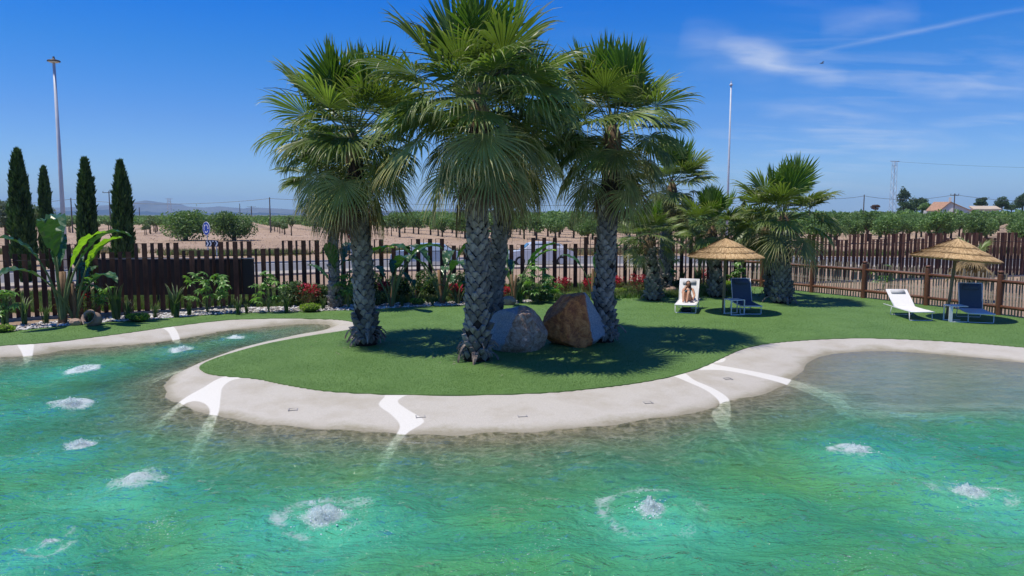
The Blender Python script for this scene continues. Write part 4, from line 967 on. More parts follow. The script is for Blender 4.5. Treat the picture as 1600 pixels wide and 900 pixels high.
for i, (px, py, r, h, lb) in enumerate([(216, 502, .40, .30, 'leftmost round lime bush at the lawn edge'), (485, 487, .42, .34, 'round lime bush between the inlet and the left lawn palm'), (653, 477, .33, .32, 'round lime bush midway between the two front palms'), (897, 465, .34, .28, 'round lime bush just behind the rust coloured boulder'), (968, 461, .36, .34, 'round lime bush right of the lawn palm group'), (1137, 448, .28, .3, 'small lime bush behind the left parasol table'), (4, 519, .32, .26, 'low lime bush cut by the left edge'),
      (572, 485, .15, .2, 'tiny lime bush half hidden by the left lawn palm')]):
    bush('lime_bush', px, py, r, h, [M_LIM], lb, 'bush', GL, 1500, .042, 100+i)
GR = 'red flowering shrubs along the fence'
for i, (px, py, r, h, lb) in enumerate([(125, 500, .45, 1.15, 'red flowering shrub between the banana like plant and the clay pot'), (105, 500, .35, 1.2, 'red flowering shrub behind the stems of the big banana like plant'), (478, 480, .6, .8, 'red flowering shrub left above the second lime bush'), (600, 475, .3, .9, 'small red flowering shrub right of the left lawn palm'), (878, 463, .5, .75, 'red flowering shrub behind the right boulder'), (920, 460, .4, .65, 'red flowering shrub beside the right lawn palm trunk'),
      (962, 457, .45, .7, 'dull red flowering shrub behind the lime bush at right'), (998, 458, .5, .75, 'vivid pink red flowering shrub left of the squat dark palm'), (1098, 446, .5, .7, 'brownish red shrub left of the low palm'), (785, 472, .4, .6, 'dark red shrub behind the left boulder'), (713, 474, .35, .75, 'red flowering shrub hidden beside the front palm trunk')]):
    bush('flowering_shrub', px, py, r, h, [M_RB], lb, 'shrub', GR, 420, .07, 130+i, M_RED)
for i, (px, py, r, h, lb) in enumerate([(845, 472, .5, .45, 'dark green bush at the foot of the tall leafy shrub'), (590, 479, .4, .6, 'dark low bush in shade behind the left lawn palm'), (740, 474, .5, .7, 'dark bush behind the front palm trunk'), (1062, 452, .5, .5, 'dull low bush behind the white lounger'), (628, 470, .7, 1.1, 'dark leafy bush behind the broad leaved plant right of the left lawn palm'), (672, 468, .6, 1.3, 'dark leafy bush left of the plant with orange brown stems'), (725, 466, .6, 1.2, 'dark leafy bush just left of the front palm trunk'), (815, 466, .55, 1.0, 'dark leafy bush above the left boulder'), (500, 476, .5, .9, 'dark leafy bush above the second lime bush'), (935, 458, .5, 1.1, 'dark leafy bush behind the right lawn palm trunk'), (560, 472, .5, 1.1, 'dark leafy bush between the slim palm and the left lawn palm'), (455, 479, .5, 1.0, 'dark leafy bush right of the bright shrub at the hoarding end'), (770, 466, .5, 1.1, 'dark leafy bush between the two central palm trunks'), (580, 471, .5, 1.3, 'tall dark bush right behind the left lawn palm')]):
    bush('low_bush', px, py, r, h, [M_STR], lb, 'bush', 'dark low bushes in the border', 1900, .085, 160+i)
# dry palm behind the right parasol, in front of the steel fence
b = G(1516, 470); root = thing('dry_palm', b, 'withered palm with straw coloured hanging fronds behind the right parasol', 'palm tree')
mb = MB(); mb.tube([(0, 0, 0), (0, 0, .6), (.02, 0, 1.25)], [.13, .11, .09], 10); mb.build('trunk', M_CORE, root, True)
M_DRY = leafmat('dry_leaf', (.34, .25, .14), (.42, .33, .2), .8, .3, .1, .2, .5)
dm = [frond_mesh(-15, 5, .4, .75, 3.2, 0, 40, 22, 110, (M_DRY, M_PED)), frond_mesh(15, 6, .35, .7, 3.4, 0, 40, 22, 110, (M_DRY, M_PED)), frond_mesh(50, 8, .5, .7, .9, .1, 25, 22, 110, (M_LM, M_PET))]
for k in range(15): link('frond', dm[0 if k < 7 else 1 if k < 12 else 2], root, (0, 0, 1.3+.02*k), (random.uniform(-.3, .3), random.uniform(-.3, .3), k*2.4), random.uniform(.8, 1.05))
b = G(1470, 455); umbshrub(1380, 452, 1.1, .9, 14, 'leafy plant between the log rail and the steel fence', 99)
# clay pot
M_CLAY = mat('pale_clay', (.34, .24, .18), .85, .25, 8, .3, 40)
b = G(147, 508); root = thing('clay_pot', b+Vector((0, 0, .16)), 'clay pot tipped on its side on the white pebbles', 'pot', rot=(rad(58), rad(-20), 0))
mb = MB(); mb.lathe([(.10, -.22), (.19, -.12), (.23, 0), (.20, .13), (.17, .17), (.21, .21), (.225, .23), (.20, .235), (.15, .17), (.18, .1), (.2, 0), (.15, -.12), (.02, -.18)], 20); mb.build('pot_body', M_CLAY, root, True)
tag(link('pot_plant', STC[2], None, b+Vector((-.02, -.15, .10)), (0, 0, 1), .55), 'grassy plant growing out of the tipped clay pot', 'plant')
for i, (px, py, s, lb) in enumerate([(118, 508, .14, 'orange brown stone at the foot of the big banana like plant'), (793, 476, .22, 'pale rounded stone on the pebbles behind the left boulder'), (1047, 458, .20, 'pale stone on the pebbles behind the white lounger')]):
    bm = bmesh.new(); bmesh.ops.create_icosphere(bm, subdivisions=2, radius=1)
    for v in bm.verts: v.co = Vector((v.co.x*s*1.4, v.co.y*s, v.co.z*s*.9))*random.uniform(.88, 1.1)
    me = bpy.data.meshes.new('stone'); bm.to_mesh(me); bm.free(); me.materials.append(M_CLAY); tag(link('stone', me, None, G(px, py)+Vector((0, 0, s*.55))), lb, 'stone')

# ============================================================ PARASOLS
def straw_mat():
    m, N, L, B, O = nodes('straw'); at_ = N.new('ShaderNodeAttribute'); at_.attribute_name = 'tip'; v = pos(N); n1 = noise(N, L, 30, 4, .7, v)
    f = mathn(N, L, 'ADD', mathn(N, L, 'MULTIPLY', at_.outputs['Fac'], .7), mathn(N, L, 'MULTIPLY', n1, .3))
    L.new(ramp(N, L, f, [(.1, (.22, .125, .045)), (.5, (.46, .30, .13)), (.9, (.62, .45, .23))]), B.inputs['Base Color']); B.inputs['Roughness'].default_value = .7; return m
M_STRAW = straw_mat(); M_POLE = mat('weathered_pole', (.20, .165, .10), .85, .3, 5, .3, 40, stretch=(1, 1, .2))
def thatch(r0, r1, z0, z1, n, seed, parent):
    rg = random.Random(seed); mb = MB(); mb.tv = .2
    mb.lathe([(r0, z0-.025), (r1-.04, z1-.02), (r1-.05, z1-.055), (r0, z0-.06)], 40)
    for k in range(n):
        a = rg.uniform(0, 6.283); s = rg.uniform(0, .72); L = rg.uniform(.32, .55) if s+.4 < 1.1 else .3; e = min(1.04+rg.uniform(-.02, .04), s+L/(r1-r0+.2)+.2)
        def pt(t, aa, off): rr = r0+(r1-r0)*t; z = z0+(z1-z0)*t+off; return Vector((rr*math.cos(aa), rr*math.sin(aa), z))
        da = rg.uniform(-.05, .05)/(max(.3, r1)); w = .009; p0 = pt(s, a, rg.uniform(0, .012)); p1 = pt((s+e)/2, a+da*.5, rg.uniform(.006, .028)); p2 = pt(e, a+da, rg.uniform(-.012, .02))
        tn = Vector((-math.sin(a), math.cos(a), 0))*w; T = rg.random()
        mb.add([p0-tn, p0+tn, p1-tn, p1+tn+Vector((0, 0, .004)), p2-tn*.5, p2+tn*.5], [(0, 1, 3, 2), (2, 3, 5, 4)], [T]*6)
    mb.build('thatch', M_STRAW, parent)
def parasol(loc, tilt, S, label, seed):
    root = thing('straw_parasol', loc, label, 'parasol', 'straw parasols on the lawn', rot=tilt, scale=S)
    mb = MB(); mb.tube([(0, 0, -.1), (.005, 0, 1), (0, 0, 2.2)], [.05, .047, .043], 10); mb.build('pole', M_POLE, root, True)
    thatch(.02, .55, 2.42, 2.175, 1300, seed, root); thatch(.40, .90, 2.20, 2.00, 1800, seed+1, root); thatch(.72, 1.19, 2.045, 1.84, 2600, seed+2, root)
    for k in range(8):
        a = 6.283*k/8; mb = MB(); mb.tube([(.04*math.cos(a), .04*math.sin(a), 2.15), (1.08*math.cos(a), 1.08*math.sin(a), 1.80)], .013, 5); mb.build('rib', M_POLE, root)
parasol(G(1130, 489), (0, rad(.5), .3), 1.0, 'level straw parasol beside the woman on the white lounger', 1)
parasol(G(1479, 499), (rad(0), rad(4.8), 0), 1.02, 'tilted straw parasol at right before the log rail', 9)

# ============================================================ LOUNGERS, TABLES
M_WM = mat('white_metal', (.72, .73, .74), .35, .04, 4, spec=.5); M_WF = mat('white_mesh_fabric', (.70, .69, .67), .75, .06, 30, .15, 220); M_NSF = mat('navy_shaded_fabric', (.065, .09, .13), .8, .15, 30, .2, 220)
M_GF = mat('grey_mesh_fabric', (.50, .50, .50), .8, .06, 30)
def lounger(foot, head, ang, back, seat, label):
    foot = Vector((foot.x, foot.y, 0)); d = Vector((head.x-foot.x, head.y-foot.y, 0)); rz = math.atan2(d.y, d.x)-math.pi/2
    root = thing('sun_lounger', foot, label, 'sun lounger', 'sun loungers on the lawn', rz=rz); w = .33; zs = .30; L = 1.22; a = rad(ang); BL = .80
    mb = MB(); pts = [(-w+.03, .02, zs), (-w+.03, L*.5, zs-.02), (-w+.03, L, zs)]; n = 8
    prof = [(0, zs-.012), (L*.25, zs-.004), (L*.5, zs-.02), (L*.75, zs-.012), (L, zs)]
    V = []; 
    for y, z in prof: V += [(-w+.02, y, z+.008), (w-.02, y, z+.008), (w-.02, y, z-.006), (-w+.02, y, z-.006)]
    mb.add(V, [(4*i+j, 4*i+(j+1) % 4, 4*i+4+(j+1) % 4, 4*i+4+j) for i in range(4) for j in range(4)]+[(3, 2, 1, 0), (16, 17, 18, 19)]); mb.build('seat', seat, root)
    for sx in (-1, 1):
        mb = MB(); mb.tube([(sx*w, -.01, zs-.02), (sx*w, L*.5, zs-.025), (sx*w, L+.75, zs-.01)], .016, 8); mb.build('side_rail', M_WM, root, True)
    mb = MB(); mb.tube([(-w, -.01, zs-.02), (w, -.01, zs-.02)], .018, 8); mb.build('front_bar', M_WM, root, True)
    for y0, dy in ((.13, .0), (1.35, .12)):
        mb = MB(); mb.tube([(-w, y0, zs-.02), (-w, y0-.03+dy, .03), (-w+.02, y0-.03+dy, .012), (w-.02, y0-.03+dy, .012), (w, y0-.03+dy, .03), (w, y0, zs-.02)], .013, 8); mb.build('leg', M_WM, root, True)
    bx = Matrix.Rotation(a, 3, 'X'); mb = MB(); mb.box(bx @ Vector((0, BL/2, .004)), (2*w-.05, BL, .014), bx); o = mb.build('backrest', back, root); o.location = (0, L, zs)
    mb = MB()
    for sx in (-1, 1): mb.tube([(sx*w*.96, 0, 0), bx @ Vector((sx*w*.96, BL, 0))], .015, 8)
    mb.tube([bx @ Vector((-w*.96, BL, 0)), bx @ Vector((w*.96, BL, 0))], .015, 8); o2 = mb.build('back_frame', M_WM, root, True); o2.location = (0, L, zs)
    mb = MB(); mb.box(bx @ Vector((0, BL*.83, .034)), (2*w*.68, .17, .045), bx, bev=.02); o3 = mb.build('head_pillow', M_GF if back is M_WF else back, root, True); o3.location = (0, L, zs)
    return root
L1 = lounger(G(1070.5, 490), Vector((G(1070.5, 490).x+.42, G(1070.5, 490).y+1.3, 0)), 60, M_WF, M_WF, 'white sun lounger with the woman sitting on it')
f2 = G(1174, 492); lounger(f2, Vector((f2.x+.08, f2.y+1.3, 0)), 68, M_NSF, M_NSF, 'sun lounger with navy back and shade-darkened seat right of the level parasol and its white table')  # seat gets the navy of the back: its shade is put into the colour
f3 = G(1441, 502); lounger(f3, Vector((f3.x+.10, f3.y+1.3, 0)), 36, M_WF, M_WF, 'empty white sun lounger left of the tilted parasol')
f4 = G(1534, 505.5); lounger(f4, Vector((f4.x+.42, f4.y+1.3, 0)), 74, M_NSF, M_WF, 'sun lounger with navy backrest and white seat at far right')
def side_table(p, rz, label, panel=False):
    root = thing('side_table', p, label, 'side table', 'white side tables by the parasols', rz=rz); w, d, h = .25, .23, .49
    mb = MB(); mb.box((0, 0, h-.012), (2*w, 2*d, .024), bev=.006); mb.build('table_top', M_WM, root)
    for x, y in ((-w+.02, -d+.02), (w-.02, -d+.02), (w-.02, d-.02), (-w+.02, d-.02)):
        if panel and x > 0: continue
        ww = .10 if panel and y < 0 else .028
        mb = MB(); mb.box((x, y, h/2), (ww, .028, h-.05)); mb.build('leg', M_WM, root)
    for y in (-d+.02, d-.02): mb = MB(); mb.box((0, y, .013), (2*w, .03, .024)); mb.build('base_rail', M_WM, root)
side_table(G(1147, 491), .25, 'white cube frame table between the level parasol pole and the navy backed lounger')
side_table(G(1492, 502), -.1, 'white table left of the navy backed lounger under the tilted parasol', True)
# bag under the white lounger
mb = MB(); mb.box((0, 0, .075), (.40, .26, .15), bev=.06); mb.box((0, -.02, .155), (.22, .03, .02), bev=.008)
tag(mb.build('bag', mat('dark_cloth', (.02, .03, .05), .8, .3, 8), None, True, loc=L1.location+Vector((.14, .42, 0)), rot=(0, 0, -.3)), 'dark cloth bag on the grass under the white lounger', 'bag')

# ============================================================ THE WOMAN ON THE LOUNGER
M_SKIN = mat('skin', (.50, .265, .165), .5, .08, 8); M_HAIR = mat('dark_hair', (.045, .022, .012), .5, .4, 40); M_BIK = mat('dark_teal_swimwear', (.02, .10, .13), .6, .1, 20); M_FACE = mat('lips', (.38, .10, .08), .5, .05, 5); M_EYE = mat('eye_dark', (.03, .02, .015), .3, .05, 5)
def person():
    root = link('person', None, None, L1.location+Matrix.Rotation(L1.rotation_euler.z, 3, 'Z') @ Vector((0, .9*.13, .3*.13)), (0, 0, L1.rotation_euler.z), .87); tag(root, 'woman in dark swimwear sitting with drawn up knees on the white lounger', 'person')
    J = [((0, .98, .40), .125), ((0, 1.04, .52), .105), ((0, 1.12, .66), .125), ((0, 1.17, .76), .075), ((0, 1.175, .82), .048), ((0, 1.15, .88), .06),   # pelvis..neck,head base
         ((-.17, 1.13, .75), .055), ((-.20, .86, .62), .042), ((-.10, .92, .80), .032),        # right arm: shoulder elbow wrist
         ((.17, 1.13, .75), .055), ((.25, .98, .52), .042), ((.21, .76, .40), .030),
         ((-.09, .93, .39), .105), ((-.14, .60, .70), .062), ((-.12, .36, .38), .040), ((-.12, .24, .345), .034),
         ((.09, .93, .39), .105), ((.06, .56, .73), .062), ((.02, .36, .38), .040), ((.01, .24, .345), .034)]
    E = [(0, 1), (1, 2), (2, 3), (3, 4), (4, 5), (3, 6), (6, 7), (7, 8), (3, 9), (9, 10), (10, 11), (0, 12), (12, 13), (13, 14), (14, 15), (0, 16), (16, 17), (17, 18), (18, 19)]
    # five short fingers on each hand, curled
    for w_, dr, sd in ((8, Vector((.35, .45, .8)), 1), (11, Vector((-.1, -.95, -.05)), -1)):
        wp = Vector(J[w_][0]); dr = dr.normalized(); sdv = dr.cross(Vector((0, 1, .3))).normalized() if w_ == 8 else dr.cross(Vector((0, 0, 1))).normalized()
        J.append((tuple(wp+dr*.06), .030)); pi = len(J)-1; E.append((w_, pi))
        for k, (o_, l_) in enumerate(((-.03, .065), (-.01, .075), (.01, .072), (.03, .058))):
            a = wp+dr*.095+sdv*o_; J.append((tuple(a), .0095)); E.append((pi, len(J)-1)); J.append((tuple(a+dr*l_*.8+Vector((0, -.012, -.015))), .008)); E.append((len(J)-2, len(J)-1))
        a = wp+dr*.045+sdv*.045; J.append((tuple(a), .011)); E.append((pi, len(J)-1)); J.append((tuple(a+dr*.035+sdv*.012), .009)); E.append((len(J)-2, len(J)-1))
    me = bpy.data.meshes.new('body'); me.from_pydata([j[0] for j in J], E, []); me.update()
    o = link('body', me, root); md = o.modifiers.new('skin', 'SKIN'); md.use_smooth_shade = True
    sv = me.skin_vertices[0].data
    for v, j in zip(sv, J): v.radius = (j[1], j[1])
    sv[0].use_root = True; s = o.modifiers.new('sub', 'SUBSURF'); s.levels = s.render_levels = 2; me.materials.append(M_SKIN)
    hd = Vector((0, 1.10, .965)); bm = bmesh.new(); bmesh.ops.create_uvsphere(bm, u_segments=20, v_segments=14, radius=1)
    for v in bm.verts:
        c = v.co; j = 1-.22*max(0, -c.z)*1.0; v.co = Vector((c.x*.073*j, c.y*.092*(j if c.y < 0 else 1), c.z*.112))
        if c.y < 0 and abs(v.co.x) < .014 and -.045 < v.co.z < .01: v.co.y -= .016
        if c.y < 0 and v.co.z < -.07: v.co.y -= .008
        if c.y < 0 and .0 < v.co.z < .03 and .018 < abs(v.co.x) < .05: v.co.y += .008
    me = bpy.data.meshes.new('head'); bm.to_mesh(me); bm.free(); me.materials.append(M_SKIN); me.polygons.foreach_set('use_smooth', [True]*len(me.polygons)); h = link('head', me, root, hd, (rad(-8), 0, .1))
    for sx in (-1, 1):
        mb = MB(); mb.box((sx*.028, -.083, .012), (.022, .01, .009), bev=.003); mb.build('eye', M_EYE, h); mb = MB(); mb.box((sx*.074, .01, -.005), (.012, .03, .05), bev=.005); mb.build('ear', M_SKIN, h)
    mb = MB(); mb.box((0, -.088, -.052), (.038, .014, .012), bev=.004); mb.build('mouth', M_FACE, h)
    # long dark hair: cap plus locks to the shoulder
    rg = random.Random(4); mb = MB(); bm = bmesh.new(); bmesh.ops.create_uvsphere(bm, u_segments=18, v_segments=12, radius=1)
    vs = [Vector((v.co.x*.083, v.co.y*.098+.012, v.co.z*.118+.008)) for v in bm.verts]; fs = [[v.index for v in f.verts] for f in bm.faces if not (f.calc_center_median().y < -.35 and f.calc_center_median().z < .55)]; bm.free(); mb.add(vs, fs)
    for k in range(46):
        a = rg.uniform(-.35, math.pi+.35); x, y = math.cos(a)*.078, math.sin(a)*.085+.01; z = rg.uniform(-.02, .07)
        mb.tube([(x*.8, y*.8, z+.03), (x*1.1, y*1.05, z-.07), (x*1.25+rg.uniform(-.01, .01), y*.9, z-.16), (x*1.35, y*.75, z-.25-rg.uniform(0, .06))], [.012, .014, .012, .003], 5)
    mb.build('hair', M_HAIR, h, True)
    def shell(name, c, r, rot=(0, 0, 0)):
        bm = bmesh.new(); bmesh.ops.create_uvsphere(bm, u_segments=16, v_segments=10, radius=1)
        for v in bm.verts: v.co = Vector((v.co.x*r[0], v.co.y*r[1], v.co.z*r[2]))
        me = bpy.data.meshes.new(name); bm.to_mesh(me); bm.free(); me.materials.append(M_BIK); me.polygons.foreach_set('use_smooth', [True]*len(me.polygons)); link(name, me, root, c, rot)
    shell('bikini_cup', (-.06, 1.035, .675), (.062, .055, .055)); shell('bikini_cup', (.06, 1.035, .675), (.062, .055, .055)); shell('bikini_brief', (0, .965, .385), (.142, .13, .085))
person()
# ============================================================ ROAD, VERGE AND SIGNS BEHIND THE FENCE
def strip(pts, w0, w1):
    pts = catmull([Vector((x, y, 0)) for x, y in pts], 8); L = []; R = []
    for i, p in enumerate(pts):
        d = (pts[min(i+1, len(pts)-1)]-pts[max(0, i-1)]).normalized(); n = Vector((-d.y, d.x, 0)); L.append(p+n*w0); R.append(p+n*w1)
    return L, R
RC = [(-200, -20), (-70, 22), (-28, 36), (-14, 45), (0, 50), (14, 51), (28, 49), (50, 45), (90, 42), (250, 60)]
def band(name, w0, w1, z, m, h=0, kind='structure'):
    L, R = strip(RC, w0, w1); me = poly_mesh(name, [L+list(reversed(R))], z, [m], h); return tag(link(name, me), kind=kind)
M_ASPH = mat('asphalt', (.165, .165, .17), .9, .15, 1.5, .3, 60, .15); M_PAINT = mat('road_paint', (.72, .72, .70), .7, .08, 6)
M_KERB = mat('kerb_concrete', (.42, .40, .37), .85, .15, 3, .2, 40, .1); M_PAV = mat('pavement', (.36, .32, .27), .9, .15, 1.2, .3, 50, .1)
band('road', -4.2, 4.2, -.02, M_ASPH); band('kerb', 4.2, 4.4, .09, M_KERB, .15); band('kerb', -4.4, -4.2, .09, M_KERB, .15); band('pavement', -6.2, -4.4, .085, M_PAV, .12)
band('road_marking', 3.7, 3.85, -.015, M_PAINT); band('road_marking', -3.85, -3.7, -.015, M_PAINT)
# grass between fence and pavement, dry scrub at the field edge
M_GRS = leafmat('verge_grass', (.085, .15, .045), (.20, .22, .10), .6, .3, .2, .2, .6, .3, .4); M_DGR = leafmat('dry_grass', (.24, .19, .10), (.34, .28, .17), .8, .2, .1, .2, .5)
def tufts(name, pts, n, hgt, m, label, seed, w=.02):
    rg = np.random.RandomState(seed); P0 = np.array(pts); k = rg.randint(0, len(P0), n); x = P0[k, 0]+rg.normal(size=n)*P0[k, 2]; y = P0[k, 1]+rg.normal(size=n)*P0[k, 2]*.6
    a = rg.rand(n)*6.28; h = hgt*(.4+.8*rg.rand(n)); le = rg.normal(size=(2, n))*h*.35; ww = w*(.6+.8*rg.rand(n))
    V = np.stack([np.stack([x-np.cos(a)*ww, y-np.sin(a)*ww, 0*x-.04], 1), np.stack([x+np.cos(a)*ww, y+np.sin(a)*ww, 0*x-.04], 1), np.stack([x+le[0], y+le[1], h], 1)], 1).reshape(-1, 3)
    me = mesh_np(name, V, np.arange(3*n).reshape(n, 3), [m], False, {'tip': np.tile([0, 0, 1.], n)}); tag(link(name, me), label, 'grass', kind='stuff')
vg = []
for px in range(-60, 1150, 12):
    f = G(px, 470+(1150-px)*.025); y1 = f.y+8
    for k in range(3): vg.append((XF(px, f.y+2.2+k*2.0), f.y+2.2+k*2.0, .5))
tufts('verge_grass', vg, 62000, .24, M_GRS, 'green and sunburnt verge grass between the steel fence and the road', 1, .03)
fe = []
for px in range(-40, 1680, 9):
    for k in range(2):
        Y = 60+2*math.sin(px*.013)+k*2.5
        if math.sin(px*.021+k)+math.sin(px*.047) > -.6: fe.append((XF(px, Y), Y, .9))
tufts('dry_scrub', fe, 24000, .38, M_DGR, 'dry scrub and weeds along the near edge of the orchard field', 2, .05)
tufts('green_weeds', fe[::4], 7000, .5, M_GRS, 'green weeds among the dry scrub at the field edge', 3, .05)
# field clods
def clods(n=16000):
    rg = np.random.RandomState(8); Y = 62+(rg.rand(n)**1.7)*110; px = rg.rand(n)*1700-50; x = (px-800)/F*Y; s = .05+.10*rg.rand(n)**2
    base = np.array([(1, 0, 0), (-.5, .87, 0), (-.5, -.87, 0), (0, 0, .9)]); rot = rg.rand(n)*6.28; c, sn = np.cos(rot), np.sin(rot)
    B = base[None]*(1+.35*rg.normal(size=(n, 4, 1))); V = np.stack([B[..., 0]*c[:, None]-B[..., 1]*sn[:, None], B[..., 0]*sn[:, None]+B[..., 1]*c[:, None], B[..., 2]], -1)*s[:, None, None]+np.stack([x, Y, 0*x-.04], 1)[:, None]
    Fc = (np.array([(0, 1, 3), (1, 2, 3), (2, 0, 3)])[None]+(np.arange(n)*4)[:, None, None]).reshape(-1, 3)
    tag(link('clods', mesh_np('clods', V.reshape(-1, 3), Fc, [mat('clod', (.42, .30, .205), .95, .25, .5)])), 'pale brown clods of earth over the orchard field', 'soil', kind='stuff')
clods()

# ---- trees
M_ORC = leafmat('orchard_leaf', (.105, .185, .055), (.16, .25, .09), .5, .25, .3, .18, .5, .3, 1.2)
M_ORS = leafmat('young_orchard_leaf', (.10, .15, .06), (.15, .20, .09), .55, .25, .3, .2, .5, .3, 1.2)
M_CYP = leafmat('cypress_leaf', (.048, .10, .030), (.095, .16, .045), .6, .12, .2, .1, .5, .35, 2)
M_PIN = leafmat('pine_leaf', (.050, .090, .036), (.080, .13, .05), .6, .12, .2, .15, .5, .3, .7); M_OLI = leafmat('olive_leaf', (.13, .17, .11), (.19, .23, .16), .55, .2, .3, .15, .5, .25, 1.5)
M_BRK = mat('tree_bark', (.09, .065, .045), .9, .4, 4, .5, 20, .1); M_BRN = leafmat('bare_twigs', (.14, .085, .06), (.18, .11, .08), .8, .1, .1, .1, .5)
def crown_mesh(seed, r, h0, h1, n, size, nb=14, mats=(M_ORC,), flat=.75, shell=.55, name='crown', rag=0.12):
    rg = random.Random(seed); cs = []; rs = []
    for k in range(nb):
        a = rg.uniform(0, 6.283); rr = r*(.62*math.sqrt(rg.random())); z = rg.uniform(h0+.22*(h1-h0), h1-.22*(h1-h0)); e = 1-((z-(h0+h1)/2)/((h1-h0)*.62))**2
        cs.append((math.cos(a)*rr*e**.5, math.sin(a)*rr*e**.5, z)); rs.append(r*rg.uniform(.30, .48))
    V, Fc, t = leaf_cloud(cs, rs, n, size, seed, flat, shell); rn = np.random.RandomState(seed+5)
    q = rn.rand(len(Fc)) < .05; V = V.reshape(-1, 4, 3); V[q] += rn.normal(size=(q.sum(), 1, 3))*r*rag; V = V.reshape(-1, 3)
    return mesh_np(name, V, Fc, list(mats), False, {'tip': t})
def trunk_mesh(seed, h, r, sp, n=5):
    rg = random.Random(seed); mb = MB(); mb.tube([(0, 0, -.1), (.02, 0, h*.5), (0, .02, h)], [r*1.25, r, r*.85], 8)
    for k in range(n):
        a = 6.283*k/n+rg.uniform(-.4, .4); e = Vector((math.cos(a)*sp, math.sin(a)*sp, h+sp*rg.uniform(.8, 1.4))); mb.tube([(0, 0, h*.9), e*.5+Vector((0, 0, h*.45)), e], [r*.6, r*.4, r*.15], 5)
    return mb.mesh('trunk', M_BRK)
ORC = [(crown_mesh(200+k, 1.75, .95, 3.5, 2300, .24, 16), trunk_mesh(k, 1.15, .13, .8)) for k in range(6)]
ORY = [(crown_mesh(220+k, .75, .8, 2.0, 420, .2, 8, (M_ORS,)), trunk_mesh(20+k, .95, .06, .35, 4)) for k in range(4)]
BIG = [(crown_mesh(240+k, 3.1, .25, 3.9, 6500, .28, 34, flat=.8), trunk_mesh(40+k, .85, .26, 1.5, 7)) for k in range(2)]
def tree(kind, name, loc, label, cat, group, s=1.0):
    c, t = kind; root = thing(name, loc, label, cat, group, rz=random.uniform(0, 6.28), scale=s); link('trunk', t, root); link('crown', c, root); return root
tree(BIG[0], 'orchard_tree', G(290, 376, -.03), 'largest round orchard tree left of the blue roundabout sign', 'tree', 'large orchard trees beyond the road', (1.1, .95, .97))
tree(BIG[1], 'orchard_tree', G(366, 376, -.03), 'largest round orchard tree right of the blue roundabout sign', 'tree', 'large orchard trees beyond the road', (1.0, 1, .97))
tree(BIG[1], 'orchard_tree', G(312, 364, -.03), 'round orchard tree close behind the left large one', 'tree', 'large orchard trees beyond the road', .92)
tree(BIG[0], 'orchard_tree', G(350, 363, -.03), 'round orchard tree close behind the right large one', 'tree', 'large orchard trees beyond the road', .9)
vd_ = Vector((-.37, .929, 0)); pd = Vector((.929, .37, 0)); O0 = G(290, 376, 0); pts = []
for i in range(-14, 46):
    for j in range(-14, 60):
        p = O0+pd*(i*6.9)+vd_*(j*4.6)
        if p.y < 55 or p.y > 345: continue
        px = 800+F*p.x/p.y; base = 335+F*H/p.y
        if px < -60 or px > 1680: continue
        edge = 368 if px < 480 else (368+(px-480)/420*10 if px < 900 else 387)
        if base > edge: continue
        if 262 < px < 395 and p.y < 150: continue
        pts.append((p.y, px, p))
pts.sort(key=lambda t: t[0]); far = []; cnt = 0; rr = random.Random(77)
for yv, px, p in pts:
    p = p+Vector((rr.uniform(-.5, .5), rr.uniform(-.6, .6), -.03)); young = px < 620
    if rr.random() < .06: continue
    if cnt < 285:
        if young: tree(rr.choice(ORY), 'orchard_tree', p, 'small young orchard tree in the thin rows on bare soil at left', 'tree', 'young orchard trees in the left field', rr.uniform(.9, 1.6))
        else: tree(rr.choice(ORC), 'orchard_tree', p, 'leafy orchard tree in the dense rows beyond the fence at right', 'tree', 'orchard trees in the dense right field', rr.uniform(.82, 1.06))
        cnt += 1
    else: far.append((p, young))
def far_orchard():
    Vs = []; Fs = []; T = []; n = 0; rg = np.random.RandomState(1); base = []
    for k in range(4): base.append(leaf_cloud([(0, 0, 2.3), (.6, .3, 2.0), (-.6, -.2, 2.1), (0, .5, 2.7)], [1.25, 1.0, 1.0, .8], 130, .75, k, .75, .5))
    extra = [(Vector((XF(px, Y), Y, 0)), px < 620) for Y in range(350, 560, 16) for px in range(-60, 1700, 16)]
    for p, y in far+extra:
        V, Fc, t = base[rg.randint(4)]; s = (.75 if y else 1.12)*rg.uniform(.8, 1.15); Vs.append(V*s+np.array(p)[None]); Fs.append(Fc+n); T.append(t); n += len(V)
    tag(link('far_orchard', mesh_np('far_orchard', np.concatenate(Vs), np.concatenate(Fs), [M_ORC], False, {'tip': np.concatenate(T)})), 'mass of distant orchard trees towards the horizon', 'trees', kind='stuff')
far_orchard()
